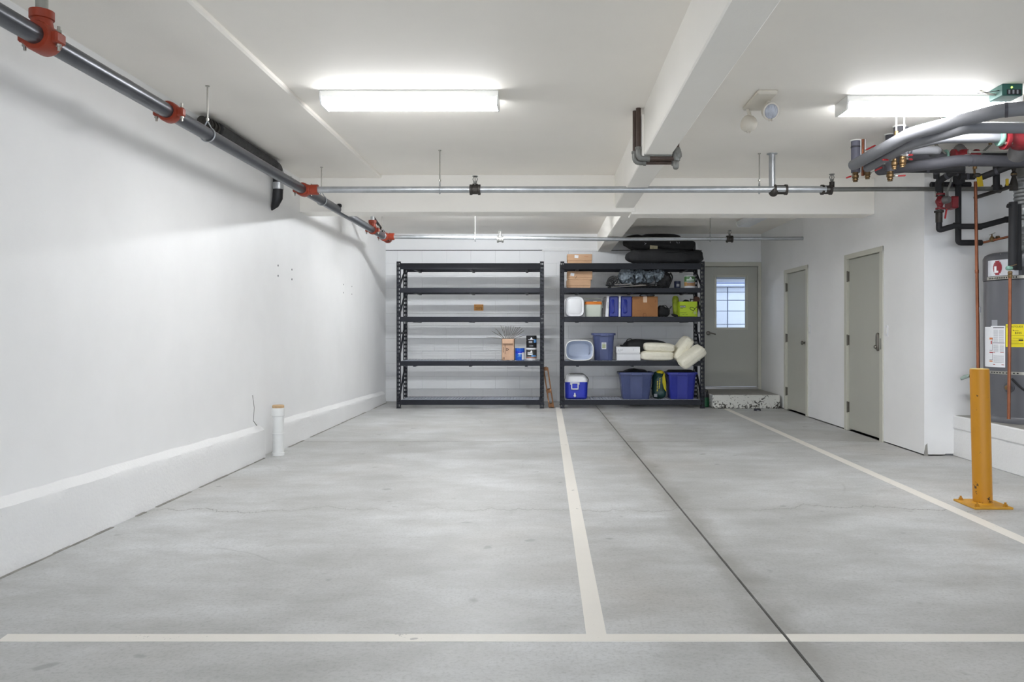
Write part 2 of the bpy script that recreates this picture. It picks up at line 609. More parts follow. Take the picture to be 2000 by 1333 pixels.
# floor: slabs with sawn joints
fl = MB().box(-3.1, XA + 0.3, YB - 6, YW + 0.3, -0.2, -0.014).build('floor', DARK)
tag(fl, 'grey sealed concrete garage floor with sawn joints and white lines', 'floor', kind='structure')
def jx(y):                                # long joint, slightly askew
    return 0.985 - 0.0165 * y
G, G2 = 0.0065, 0.009
ys = [YB - 6, 2.62, 8.47, YW + 0.1]
def slab(poly):
    return MB().prism([(x, y, -0.014) for x, y in poly], (0, 0, 0.014)).build('floor_slab', FLOOR, fl)
for i in range(3):
    y0, y1 = ys[i] + (G2 if i == 2 else 0), ys[i + 1] - (G2 if i == 1 else 0)
    slab([(-3.0, y0), (jx(y0) - G, y0), (jx(y1) - G, y1), (-3.0, y1)])
    slab([(jx(y0) + G, y0), (XA + 0.2, y0), (XA + 0.2, y1), (jx(y1) + G, y1)])
# painted bay lines
def line(poly):
    return MB().prism([(x, y, 0) for x, y in poly], (0, 0, 0.0012)).build('painted_line', PAINTLINE, fl)
yf0, yf1 = 3.034, 3.108
line([(-2.115, yf0), (jx(yf0) - G, yf0), (jx(yf1) - G, yf1), (-2.125, yf1)])
line([(jx(yf0) + G, yf0), (5.2, yf0), (5.2, yf1), (jx(yf1) + G, yf1)])
line([(0.155, yf1), (0.235, yf1), (0.222, 12.2), (0.135, 12.2)])
line([(2.67, 3.3), (2.76, 3.3), (2.765, 11.98), (2.685, 11.98)])

# left wall and kerb
lw = MB().box(XL - 0.25, XL, YB, YW + 0.3, -0.1, 3.1).build('wall_left', WALL)
tag(lw, 'long white painted wall on the left', 'wall', kind='structure')
for px, py in ((543, 519), (543, 539), (570, 527), (570, 546), (671, 556), (671, 572), (687, 560), (687, 575)):
    D = -XL * F / (CX - px)
    z = PZ(py, D)
    MB().cyl((XL - 0.01, D, z), (XL + 0.0015, D, z), 0.011 if px < 600 else 0.010, 8).build('anchor_hole', DARK, lw)
# cracked render beside the standpipe
cr = MB()
pts = [(7.26, 0.60), (7.30, 0.48), (7.28, 0.36), (7.36, 0.31), (7.42, 0.27)]
for (a, b), (c, d) in zip(pts, pts[1:]):
    cr.bar((XL + 0.001, a, b), (XL + 0.001, c, d), 0.007, 0.002, up=(1, 0, 0))
cr.build('crack', pm('crack shade', (120, 118, 114), 0.8), lw)
random.seed(8)
dl = MB()
y = -2.0
while y < 12.9:
    L = random.uniform(0.06, 0.3)
    if random.random() < 0.93 and not 7.3 < y < 7.9:
        dl.box(XL + 0.02, -2.632 + random.uniform(0.0, 0.006), y, y + L, 0, random.uniform(0.001, 0.0045))
    y += L
dl.build('dirt_line', pm('joint dirt', (138, 136, 130), 0.9, 0, 0.3), lw)
def ktop(y):
    return 0.335 if y < 4 else 0.335 - (y - 4) * 0.0195
kb = thing('trim_1', 'rough white painted concrete kerb along the left wall', 'kerb', kind='structure')
XK = -2.652
for a, b in ((YB, 3.2), (3.2, 7.42), (7.84, 12.98)):
    n = max(2, int((b - a) / 0.09))
    rings = []
    for i in range(n + 1):
        y = a + (b - a) * i / n
        def wv(z, amp=0.006):
            return amp * (noise.noise((y * 3.1, z * 9, 1.7)) + 0.7 * noise.noise((y * 11, z * 17, 4.2)))
        zt = ktop(y) + wv(3, 0.008)
        lip = 0.06 + wv(5, 0.012)
        rings.append([(XL, y, 0), (XK + 0.004 + wv(0), y, 0), (XK + 0.004 + wv(1), y, lip - 0.03), (XK + wv(1), y, lip)] +
                     [(XK + wv(k * 2.3) - 0.004 * k / 4, y, lip + (zt - lip) * k / 4) for k in (1, 2, 3)] +
                     [(XK - 0.006 + wv(9), y, zt - 0.010), (XK - 0.02, y, zt + 0.006), (XL, y, zt + 0.035)])
    MB().loft(rings).build('kerb_length', CURB, kb)

# back wall: upper concrete band and painted blocks
bw = MB().box(XL - 0.2, 2.60, YW + 0.012, YW + 0.3, -0.1, 2.53).box(2.60, 3.62, YW + 0.012, YW + 0.3, 2.30, 3.1)
bw.box(XL - 0.2, 3.62, YW + 0.012, YW + 0.3, 2.52, 3.1)
bw.box(2.60, 3.62, YW + 0.012, YW + 0.3, -0.1, 0.2)
bw = bw.build('wall_back', DARK)
tag(bw, 'white painted block wall behind the racks', 'wall', kind='structure')
MB().box(XL, 2.0, YW - 0.012, YW + 0.02, 2.545, 2.90, 0.004).build('upper_band', WALL2, bw)
MB().box(2.0, XR, YW - 0.001, YW + 0.02, 2.545, 2.90).build('upper_band', WALL2, bw)
MB().box(2.61, XR, YW - 0.001, YW + 0.02, 2.33, 2.545).build('lintel', WALL2, bw)
MB().box(-0.08, 0.90, YW - 0.03, YW + 0.012, 2.525, 2.57, 0.004).build('ledge_strip', WALL2, bw)
BH, BL = 2.535 / 12, 0.41
blocks = {}
for r in range(12):
    x = XL
    first = True
    while x < 2.605:
        x1 = x + (BL if not (first and r % 2) else BL / 2)
        x1 = min(x1, 2.61)
        if 2.61 - x1 < 0.05:
            x1 = 2.61
        first = False
        w = round(x1 - x, 3)
        if w not in blocks:
            g = 0.0007
            blocks[w] = MB().box(g, w - g, 0, 0.02, g, BH - g, 0.0012).build('concrete_block', WALL2, bw)
            o = blocks[w]
            o.location = (x, YW, r * BH)
        else:
            o = share(blocks[w], (0, 0, 0))
            o.location = (x, YW + random.uniform(-0.001, 0.001), r * BH)
        x = x1

# right wall with openings, and alcove walls
D2A, D2B, D3A, D3B = 10.86, 11.94, 8.43, 9.52      # outer frame ranges of doors 2 and 3 along Y
ZD = 2.10
rw = MB()
for a, b in ((YA, D3A), (D3B, D2A), (D2B, YW + 0.3)):
    rw.box(XR, XR + 0.2, a, b, 0.012, 3.1)
rw.box(XR, XR + 0.2, D3A, D3B, ZD, 3.1).box(XR, XR + 0.2, D2A, D2B, ZD, 3.1)
rw.box(XR + 0.01, XR + 0.2, YA + 0.01, YW + 0.3, -0.1, 0.0)
rw.box(XR + 0.19, XR + 0.24, YA + 0.1, YW, -0.1, 3.0)
rw = rw.build('wall_right', WALL)
tag(rw, 'white painted wall on the right holding two grey doors', 'wall', kind='structure')
MB().prism([(XR - 0.002, YA - 0.002, 0.0), (XR + 0.035, YA - 0.002, 0.0), (XR + 0.028, YA - 0.002, 0.12), (XR + 0.01, YA - 0.002, 0.10), (XR - 0.002, YA - 0.002, 0.03)], (0, 0.004, 0)).build('bare_patch', CONC, rw)
aw = MB().box(XR + 0.205, XA + 0.2, YA, YA + 0.2, 0.02, 3.1).box(XR + 0.001, XR + 0.206, YA - 0.001, YA + 0.004, 0.02, 3.1).build('wall_alcove', WALL)
tag(aw, 'white wall facing the camera behind the water heater', 'wall', kind='structure')
fw = MB().box(XA, XA + 0.2, YB, YA + 0.1, -0.1, 3.1).build('wall_far_right', WALL)
tag(fw, 'white wall closing the next bay far to the right', 'wall', kind='structure')

# ceiling with soffit, cross beam and long beam
ce = MB().box(-1.81, 0.80, YB, 8.8, ZC, 3.1).box(0.80, XA + 0.2, YB, 8.8, ZR, 3.1)
ce.box(XL - 0.2, XR + 0.2, 8.7, YW + 0.3, ZF, 3.12)
ce = ce.build('ceiling', CEIL)
tag(ce, 'off white flat concrete ceiling with beams', 'ceiling', kind='structure')
MB().box(XL - 0.2, -1.81, YB, 8.8, ZS, 3.08, 0.012).build('soffit', CEIL, ce)
MB().box(XL, 0.97, 8.64, 8.98, 2.495, 2.95, 0.006).box(0.93, XR, 8.66, 8.98, 2.475, 2.95, 0.006).build('cross_beam', CEILW, ce)
MB().box(0.745, 0.955, YB, 8.66, 2.54, 2.95, 0.008).build('long_beam', CEILW, ce)
MB().box(0.85, 1.07, 8.95, YW, 2.515, 2.9, 0.006).build('rear_beam', CEILW, ce)

# ------------------------------------------------------------------ doors
# door 1, end wall, half glazed, on the step
d1 = thing('door_1', 'grey steel door with a window above the concrete step', 'door', (3.1, YW, 0.21), kind='structure')
ZT1, ZB1 = 2.262, 0.25
XD0, XD1 = 2.655, 3.545
WX0, WX1, WZ0, WZ1 = 2.835, 3.36, 1.225, 2.105
f = MB().box(2.60, XD0, YW - 0.02, YW + 0.1, 0.2, 2.34, 0.004).box(XD1, XR, YW - 0.02, YW + 0.1, 0.2, 2.34, 0.004).box(2.60, XR, YW - 0.021, YW + 0.1, ZT1 + 0.006, 2.342, 0.004)
f.build('door_frame', FRAMEM, d1)
l = MB()
YD = YW + 0.012
for a, b, c, d in ((XD0 + .004, WX0, ZB1, ZT1), (WX1, XD1 - .004, ZB1, ZT1), (WX0, WX1, ZB1, WZ0), (WX0, WX1, WZ1, ZT1)):
    l.box(a, b, YD, YD + 0.045, c, d)
leaf = l.build('door_leaf', DOORM, d1)
w = MB()
for a, b, c, d in ((WX0 - .02, WX0 + .018, WZ0 - .02, WZ1 + .02), (WX1 - .018, WX1 + .02, WZ0 - .02, WZ1 + .02), (WX0, WX1, WZ0 - .02, WZ0 + .018), (WX0, WX1, WZ1 - .018, WZ1 + .02)):
    w.box(a, b, YD - 0.008, YD + 0.05, c, d, 0.003)
w.build('window_frame', FRAMEM, leaf)
MB().box(WX0, WX1, YD + 0.02, YD + 0.024, WZ0, WZ1).build('pane', GLASS, leaf)
hz = PZ(651, YW)
h = MB().lathe([(0.036, 0), (0.036, 0.008), (0.026, 0.014), (0.012, 0.016), (0.012, 0.05)], (2.715, YD, hz), (0, -1, 0), 16)
h.tube(bend([(2.715, YD - 0.045, hz), (2.76, YD - 0.05, hz - 0.002), (2.83, YD - 0.045, hz - 0.02)], 0.02, 3), [0.011, 0.012, 0.012, 0.012, 0.011, 0.009] if False else 0.011, 10)
h.build('lever_handle', NICKEL, leaf)
MB().box(XD0, XD1, YW - 0.03, YW + 0.09, 0.205, 0.245, 0.004).build('threshold', CHROME, d1)
for z in (0.45, 1.25, 2.0):
    MB().box(XD1 - 0.004, XD1 + 0.012, YW - 0.028, YW - 0.008, z, z + 0.10, 0.003).build('hinge', FRAMEM, d1)
MB().box(XD0, XD1, YW + 0.05, YW + 0.10, ZT1, ZT1 + 0.006).build('stop_strip', DARK, d1)

def side_door(name, label, ya, yb, handle):
    d = thing(name, label, 'door', (XR, (ya + yb) / 2, 0), kind='structure')
    fr_ = 0.085
    f = MB().box(XR - 0.012, XR + 0.12, ya, ya + fr_, 0, ZD, 0.004).box(XR - 0.012, XR + 0.12, yb - fr_, yb, 0, ZD, 0.004)
    f.box(XR - 0.0125, XR + 0.12, ya, yb, ZD - fr_ + 0.03, ZD + 0.002, 0.004)
    f.build('door_frame', FRAMEM, d)
    MB().box(XR + 0.07, XR + 0.16, ya + fr_, yb - fr_, -0.01, ZD - 0.03).build('door_stop', DARK, d)
    lf = MB().box(XR + 0.018, XR + 0.06, ya + fr_ + 0.005, yb - fr_ - 0.005, 0.022, ZD - fr_ + 0.024, 0.003).build('door_leaf', DOORM, d)
    for z in (0.22, 1.02, 1.78):
        MB().box(XR - 0.006, XR + 0.03, yb - fr_ - 0.008, yb - fr_ + 0.010, z, z + 0.12, 0.004).cyl((XR - 0.005, yb - fr_, z - 0.006), (XR - 0.005, yb - fr_, z + 0.126), 0.008, 8).build('hinge', HINGE, d)
    if handle == 'knob':
        y = ya + fr_ + 0.075
        MB().lathe([(0.034, 0), (0.034, 0.006), (0.014, 0.012), (0.013, 0.03), (0.026, 0.038), (0.030, 0.052), (0.024, 0.064), (0.006, 0.068)], (XR + 0.018, y, 1.02), (-1, 0, 0), 16).build('door_knob', NICKEL, lf)
    else:
        y = ya + fr_ + 0.085
        k = MB()
        prof = [(0.0, 0.032), (0.012, 0.034), (0.022, 0.026), (0.028, 0.014)]
        rings = []
        for hgt, wd in prof:
            ring = []
            for q in range(20):
                a = 2 * math.pi * q / 20
                ring.append((XR + 0.018 - hgt, y + wd * math.copysign(abs(math.cos(a)) ** 0.7, math.cos(a)), 1.07 + (wd + 0.068) * math.copysign(abs(math.sin(a)) ** 0.7, math.sin(a))))
            rings.append(ring)
        k.loft(rings)
        kp = k.build('lock_plate', NICKEL, lf)
        MB().lathe([(0.02, 0), (0.02, 0.012), (0.014, 0.024), (0.004, 0.026)], (XR - 0.008, y, 1.015), (-1, 0, 0), 14).build('lock_knob', NICKEL, kp)
        MB().box(XR + 0.01, XR + 0.0165, y - 0.01, y + 0.01, 1.06, 1.11, 0.002).build('keypad', BLACKP, kp) if False else None
        MB().box(XR - 0.0145, XR - 0.011, ya + fr_ - 0.05, ya + fr_ - 0.02, 0.99, 1.11, 0.001).build('strike_plate', ZINC, d)
    return d
side_door('door_2', 'narrow looking grey door with a round knob beside the step', D2A, D2B, 'knob')
side_door('door_3', 'grey door with an oblong metal lock plate nearest the water heater', D3A, D3B, 'lock')

def switch(y, z, label):
    s = thing('light_switch', label, 'light switch', (XR, y, z), 'wall switches beside the grey doors')
    MB().box(XR - 0.007, XR, y - 0.036, y + 0.036, z - 0.06, z + 0.06, 0.004).build('cover_plate', WHITEP, s)
    MB().box(XR - 0.011, XR - 0.005, y - 0.016, y + 0.016, z - 0.032, z + 0.032, 0.002).build('rocker', WHITEM, s)
switch(10.79, 1.21, 'white wall switch beside the door with the round knob')
switch(8.35, 1.19, 'white wall switch beside the door with the oblong lock plate')

# concrete step
st = MB()
random.seed(5)
st.box(2.53, 3.56, 12.02, YW + 0.2, 0.0, 0.208, 0.012)
st = st.build('trim_2', [STEPM])
tag(st, 'chipped white painted concrete step under the glazed door', 'step', kind='structure')
MB().box(2.545, 3.55, 12.035, YW + 0.19, 0.2, 0.2095, 0.001).build('worn_top', CONC, st)

# heater plinth
pl = MB().box(3.88, XA, 5.3, YA + 0.02, 0, 0.255, 0.006).box(3.874, XA, 5.29, YA + 0.02, 0.262, 0.385, 0.008).box(3.89, XA, 5.31, YA, 0.25, 0.27)
pl = pl.build('trim_3', CURB)
tag(pl, 'white painted concrete plinth under the water heater', 'plinth', kind='structure')
MB().box(3.90, XA, 5.31, YA, 0.38, 0.3862, 0.001).build('bare_top', CONC, pl)

# outside: pale panelled wall with coping, seen through the door pane
ow = thing('wall_outside', 'pale panelled wall outside, seen through the door window', 'wall', (3.3, 15.2, 0), kind='structure')
OUT = pm('outdoor pale panel', (214, 220, 232), 0.5, 0, 0.02)
OUTD = pm('outdoor panel groove', (120, 128, 150), 0.6)
YO = 15.2
MB().box(1.5, 7.0, YO + 0.03, YO + 0.3, -0.2, 2.18).build('backing', OUTD, ow)
xj = PX(1421, YO)
zs = [-0.1, PZ(634, YO), PZ(608, YO), PZ(587, YO), PZ(571, YO), PZ(561, YO)]
zs = [-0.1, 0.55] + zs[1:]
for i in range(len(zs) - 1):
    a, b = zs[i] + 0.006, zs[i + 1] - 0.006
    MB().box(xj + 0.01, 7.0, YO, YO + 0.03, a, b, 0.004).build('wall_panel', OUT, ow)
    MB().prism([(xj - 0.01, YO, a), (xj - 0.01, YO + 0.03, a), (xj - 0.25, YO + 0.06, a), (xj - 0.6, YO + 0.2, a), (xj - 1.4, YO + 0.8, a), (xj - 1.4, YO + 0.75, a), (xj - 0.6, YO + 0.16, a), (xj - 0.25, YO + 0.03, a)], (0, 0, b - a)).build('wall_panel', OUT, ow)
MB().box(xj - 0.3, 7.0, YO - 0.12, YO + 0.3, PZ(561, YO), PZ(556, YO), 0.01).build('coping', pm('coping', (176, 182, 196), 0.5), ow)
og = MB().box(-4, 9, YW + 0.3, 22, -0.2, 0.1).build('floor_outside', CONC)
tag(og, 'concrete ground outside the glazed door', 'ground', kind='structure')
ov = MB().box(1.0, 7.0, YW + 0.3, 14.35, PZ(551, 14.35), 2.5).build('ceiling_outside', OUT)
tag(ov, 'pale overhang outside above the glazed door', 'overhang', kind='structure')

# ================================================================== CEILING LIGHTS
def ceiling_light(x0, x1, y0, y1, zc, label, lit=True, along='x'):
    c = ((x0 + x1) / 2, (y0 + y1) / 2, zc)
    t_ = thing('ceiling_light', label, 'ceiling light', c, 'linear ceiling lights')
    h = 0.094
    dm = {True: DIFF, False: WHITEP, 'bright': DIFF2}[lit]
    if along == 'x':
        MB().box(x0 + 0.004, x1 - 0.004, y0, y1, zc - 0.050, zc, 0.003).build('housing', WHITEM, t_)
        prof = [(y0, zc - 0.050), (y0 + 0.004, zc - 0.070), (y0 + 0.035, zc - h), (y1 - 0.02, zc - h), (y1, zc - h * 0.8), (y1, zc - 0.050)]
        MB().prism([(x0 + 0.012, y, z) for y, z in prof], (x1 - x0 - 0.024, 0, 0)).build('diffuser', dm, t_)
        for xx in (x0, x1 - 0.012):
            MB().prism([(xx, y, z) for y, z in [(y0 - 0.003, zc - 0.003), (y0 - 0.003, zc - h * 0.55), (y0 + 0.02, zc - h - 0.004), (y1 - 0.01, zc - h - 0.004), (y1 + 0.003, zc - h * 0.75), (y1 + 0.003, zc - 0.003)]], (0.012, 0, 0)).build('end_cap', WHITEM, t_)
    else:
        MB().box(x0 + 0.03, x1 - 0.03, y0, y1, zc - 0.022, zc, 0.003).build('housing', WHITEM, t_)
        prof = [(x0, zc - 0.02), (x0, zc - h * 0.6), (x0 + 0.03, zc - h), (x1 - 0.03, zc - h), (x1, zc - h * 0.6), (x1, zc - 0.02)]
        MB().prism([(x, y0 + 0.012, z) for x, z in prof], (0, y1 - y0 - 0.024, 0)).build('diffuser', dm, t_)
        for yy in (y0, y1 - 0.012):
            MB().prism([(x, yy, z) for x, z in [(x0 - 0.003, zc - 0.003), (x0 - 0.003, zc - h * 0.6), (x0 + 0.028, zc - h - 0.004), (x1 - 0.028, zc - h - 0.004), (x1 + 0.003, zc - h * 0.6), (x1 + 0.003, zc - 0.003)]], (0, 0.012, 0)).build('end_cap', WHITEM, t_)
    return t_
ceiling_light(-1.61, -0.345, 5.58, 5.80, ZC, 'lit linear ceiling light in the left bay, clear of any pipes')
ceiling_light(2.135, 3.38, 5.60, 5.84, ZR, 'lit linear ceiling light in the right bay above the grey pipes')
rl = thing('ceiling_light', 'lit bare tube strip light of the rear bay, hidden behind the cross beam', 'ceiling light', (-0.92, 10.3, ZF), 'linear ceiling lights')
MB().box(-1.55, -0.30, 10.25, 10.35, ZF - 0.045, ZF, 0.004).build('housing', WHITEM, rl)
MB().cyl((-1.52, 10.3, ZF - 0.075), (-0.33, 10.3, ZF - 0.075), 0.016, 14).build('tube_lamp', DIFF2, rl)
for x in (-1.545, -0.335):
    MB().box(x, x + 0.03, 10.285, 10.315, ZF - 0.095, ZF - 0.04, 0.003).build('lamp_holder', WHITEP, rl)
ceiling_light(2.80, 3.03, 10.3, 11.65, ZF, 'unlit grey ceiling light in the dim rear right corner', lit=False, along='y')
ceiling_light(-1.61, -0.345, -2.7, -2.48, ZC, 'added fill light on the unseen ceiling behind the viewpoint on the left')  # unseen light, added to keep the near ceiling and left wall bright
ceiling_light(2.135, 3.38, -2.7, -2.48, ZR, 'added fill light on the unseen ceiling behind the viewpoint on the right')  # its unseen twin, added as fill for the near right bay

# emergency light
el = thing('emergency_light', 'cream twin head emergency light on the ceiling, clear lens towards the viewer', 'emergency light', (1.53, 5.7, ZR))
MB().box(1.465, 1.605, 5.47, 5.90, ZR - 0.03, ZR, 0.008).build('base_plate', pm('cream enamel', (214, 208, 196), 0.4, 0, 0.02), el)
CRM = MATS['cream enamel']
def lamp_head(c, ax, lens):
    ax = Vector(ax).normalized()
    c = Vector(c)
    hb = MB().lathe([(0.012, -0.075), (0.035, -0.06), (0.056, -0.03), (0.064, 0.0), (0.064, 0.012), (0.056, 0.012)], c, ax, 22)
    hb.tube([c - ax * 0.06, Vector((c.x - 0.01, c.y, ZR - 0.02))], 0.014, 10)
    hb = hb.build('lamp_head', CRM, el)
    LENS = pm('ribbed lens', (176, 180, 190), 0.12, 0.1, 0.35, 30, 0.3, 120, stretch=(6, 1, 1))
    MB().lathe([(0.055, 0.008), (0.048, 0.018), (0.03, 0.024), (0.004, 0.026)], c, ax, 22).build('lens', LENS, hb)
    for a in (0.3, -0.3):
        MB().box(c.x + a * 0.03 - 0.004, c.x + a * 0.03 + 0.004, c.y - 0.02, c.y + 0.01, c.z - 0.07, c.z - 0.055, 0.002).build('clip', CRM, hb)
lamp_head((1.60, 5.64, 2.765), (0.22, -0.9, -0.32), True)
lamp_head((1.50, 5.86, 2.735), (-0.3, 0.75, 0.35), False)

# ================================================================== SPRINKLER PIPES
PXp, PZp = -2.33, 2.545
main = thing('sprinkler_main', 'dark steel sprinkler main pipe with red couplings along the left wall', 'pipe', (PXp, 7, PZp))
def mp(y):                                   # centre of the main at depth y
    return Vector((-2.335 + 0.0045 * y, y, 2.552 - 0.0035 * y))
MB().tube([mp(-3.5), mp(2), mp(5), mp(8), mp(11.32)], 0.0445, 20).build('pipe', STEEL, main)
def coupling(y, outlet=None, bolts=True, r=0.064, w=0.075):
    c = mp(y)
    m = MB().lathe([(0.046, -w / 2), (r - 0.006, -w / 2), (r, -w / 2 + 0.012), (r, w / 2 - 0.012), (r - 0.006, w / 2), (0.046, w / 2)], c, (0, 1, 0), 24)
    for s in (-1, 1):
        m.box(min(c.x + s * 0.05, c.x + s * 0.092), max(c.x + s * 0.05, c.x + s * 0.092), c.y - w * 0.34, c.y + w * 0.34, c.z - 0.026, c.z + 0.026, 0.008)
    if outlet == 'up':
        m.lathe([(0.055, 0.03), (0.045, 0.075), (0.045, 0.085), (0.052, 0.088), (0.052, 0.125), (0.03, 0.125)], c, (0, 0, 1), 18)
    if outlet == 'right':
        m.lathe([(0.055, 0.03), (0.046, 0.07), (0.05, 0.075), (0.05, 0.14), (0.03, 0.14)], c, (1, 0, 0), 18)
    cp = m.build('coupling', REDC, main)
    for s in (-1, 1):
        x = c.x + s * 0.078
        MB().cyl((x, c.y, c.z - 0.055), (x, c.y, c.z + 0.055), 0.007, 8).lathe([(0.013, 0), (0.013, 0.012)], (x, c.y, c.z + 0.026), (0, 0, 1), 6).lathe([(0.012, 0), (0.012, 0.01)], (x, c.y, c.z - 0.037), (0, 0, 1), 8).build('bolt', ZINC, cp)
    return cp
coupling(3.62, 'up', w=0.11, r=0.07)
coupling(4.83)
coupling(7.45, 'right', w=0.10)
coupling(10.35, 'up', r=0.06)
coupling(11.08, 'right')
# riser stubs
MB().cyl(mp(3.62) + Vector((0, 0, 0.11)), (mp(3.62).x, 3.62, ZS), 0.026, 14).build('riser', pm('riser paint', (150, 150, 142), 0.5, 0.2, 0.05), main)
MB().cyl(mp(10.35) + Vector((0, 0, 0.1)), (mp(10.35).x, 10.35, ZF), 0.026, 14).build('riser', GALV, main)
e = mp(11.32)
MB().lathe([(0.0445, -0.05), (0.064, -0.05), (0.064, 0.0), (0.05, 0.02), (0.058, 0.03), (0.058, 0.05), (0.02, 0.062)], e, (0, 1, 0), 20).build('end_cap', REDC, main)
# torn paper labels and tape on the pipe
for y, a, b in ((4.28, 62, 108), (4.40, 70, 100)):
    m = MB()
    q = [mp(y) + Vector((math.cos(R(k)) * 0.0455, d, math.sin(R(k)) * 0.0455)) for d in (0, 0.10) for k in range(a, b + 1, 8)]
    n = len(q) // 2
    m.add(q, [(i, i + 1, n + i + 1, n + i) for i in range(n - 1)])
    m.build('torn_label', PAPERG, main)
MB().box(mp(8.7).x + 0.005, mp(8.7).x + 0.05, 8.6, 8.8, mp(8.7).z + 0.02, mp(8.7).z + 0.06, 0.01).build('tape_flag', BLACKP, main)

def hanger(parent, c, zt, rp=0.0445, loop=True, axis='y'):
    """threaded rod from the ceiling with a split ring round the pipe"""
    c = Vector(c)
    rod = MB().cyl((c.x, c.y, c.z + rp + 0.045), (c.x, c.y, zt), 0.0058, 8).lathe([(0.011, 0), (0.011, 0.014)], (c.x, c.y, c.z + rp + 0.05), (0, 0, 1), 6).lathe([(0.014, 0), (0.014, 0.006)], (c.x, c.y, zt - 0.006), (0, 0, 1), 10)
    rod = rod.build('hanger_rod', ZINC, parent)
    rr = rp + 0.006
    pts = []
    for i in range(25):
        a = R(60 - 300 * i / 24)
        u, z = math.cos(a) * rr, math.sin(a) * rr
        pts.append((c.x + u, c.y, c.z + z) if axis == 'y' else (c.x, c.y + u, c.z + z))
    top = (c.x, c.y, c.z + rp + 0.05)
    MB().tube([top] + pts + [top], 0.005, 6).build('hanger_ring', GALV, rod)
hanger(main, mp(5.37), ZS)
hanger(main, mp(8.05), ZS)
hanger(main, mp(10.95), ZF)

def sprinkler_head(parent, c):
    c = Vector(c)
    m = MB().lathe([(0.013, 0), (0.013, 0.015), (0.018, 0.016), (0.018, 0.026), (0.009, 0.03)], c, (0, 0, 1), 10)
    for s in (-1, 1):
        m.tube([c + Vector((s * 0.012, 0, 0.026)), c + Vector((s * 0.022, 0, 0.045)), c + Vector((s * 0.014, 0, 0.066)), c + Vector((0, 0, 0.072))], 0.004, 6)
    m.cyl(c + Vector((0, 0, 0.03)), c + Vector((0, 0, 0.068)), 0.004, 6)
    m.lathe([(0.008, 0.07), (0.026, 0.074), (0.027, 0.078), (0.006, 0.08)], c, (0, 0, 1), 14)
    return m.build('sprinkler_head', BRASS if False else GALVD, parent)

def tee(parent, c, r, L=0.10, up=0.055, mat=None):
    c = Vector(c)
    m = MB()
    k = r + 0.012
    m.lathe([(r, -L / 2), (k + 0.008, -L / 2), (k + 0.008, -L / 2 + 0.022), (k, -L / 2 + 0.026), (k, L / 2 - 0.026), (k + 0.008, L / 2 - 0.022), (k + 0.008, L / 2), (r, L / 2)], c, (1, 0, 0), 16)
    if up:
        m.lathe([(0.022, 0), (0.022, up - 0.012), (0.026, up - 0.012), (0.026, up), (0.01, up)], c, (0, 0, 1), 12)
    return m.build('tee_fitting', mat or BLACKFIT, parent)

# near cross branch
YN, ZN, RN = 7.45, 2.526, 0.031
b1 = thing('sprinkler_branch', 'galvanised sprinkler branch pipe crossing below the near side of the cross beam', 'pipe', (1, YN, ZN))
ya = 7.38
MB().cyl((mp(YN).x + 0.13, YN, ZN), (2.63, YN - 0.02, ZN), RN, 16).build('pipe', GALV, b1)
MB().cyl((2.63, YN - 0.02, ZN), (4.22, YN - 0.05, ZN), 0.021, 14).build('thin_pipe', GALVD, b1)
t1 = tee(b1, (PX(928, YN), YN, ZN), RN)
sprinkler_head(b1, (PX(928, YN), YN, ZN + 0.052))
# drop that comes down from the ceiling into an elbowed tee
xd = PX(1508, YN)
MB().cyl((xd, YN, ZN), (xd, YN, ZR), 0.030, 14).build('drop_pipe', GALV, b1)
MB().lathe([(0.034, -0.004), (0.05, 0.0), (0.05, 0.006), (0.034, 0.008)], (xd, YN, ZR - 0.008), (0, 0, 1), 14).build('ceiling_flange', GALV, b1)
tee(b1, (xd + 0.075, YN, ZN), RN, 0.13, 0)
MB().blob((xd + 0.01, YN - 0.01, ZN - 0.02), (0.046, 0.046, 0.048), nu=16, nv=10).build('elbow_fitting', BLACKFIT, b1)
xt = PX(1614, YN)
tee(b1, (xt, YN, ZN), RN - 0.002, 0.10, 0)
MB().tube(bend([(xt + 0.03, YN, ZN + 0.01), (xt + 0.052, YN, ZN + 0.01), (xt + 0.052, YN, ZN + 0.075)], 0.03, 4), 0.024, 12).build('elbow_fitting', BLACKFIT, b1)
sprinkler_head(b1, (xt + 0.052, YN, ZN + 0.07))
for px, zt in ((859, ZC), (1483, ZR)):
    hanger(b1, (PX(px, YN), YN, ZN), zt, RN, axis='x')
tee(b1, (4.22, YN - 0.05, ZN), 0.021, 0.07, 0, BLACKFIT)

# far cross branch
YF, ZFB, RF = 11.08, 2.478, 0.029
b2 = thing('sprinkler_branch', 'galvanised sprinkler branch pipe running above the racks into the right wall', 'pipe', (0.6, YF, ZFB))
MB().cyl((mp(YF).x + 0.13, YF, mp(YF).z), (1.0, YF, ZFB), RF, 14).cyl((1.0, YF, ZFB), (XR + 0.02, YF, ZFB + 0.01), RF * 0.9, 14).build('pipe', GALV, b2)
for px in (977, 1425):
    tee(b2, (PX(px, YF), YF, ZFB), RF, 0.09, 0.05, GALVD if px < 1000 else BLACKFIT)
    sprinkler_head(b2, (PX(px, YF), YF, ZFB + 0.048))
for px in (928, 1387):
    hanger(b2, (PX(px, YF), YF, ZFB), ZF, RF, axis='x')

# sway brace at the far end of the main
sb = MB().cyl((-2.40, 10.62, ZF - 0.005), (-2.27, 11.22, 2.52), 0.019, 10).box(-2.44, -2.36, 10.58, 10.66, ZF - 0.02, ZF)
sb = sb.build('sway_brace', BLACKFIT, loc=(-2.4, 10.62, ZF))
tag(sb, 'short black slanted brace rod at the far end of the sprinkler main', 'brace')

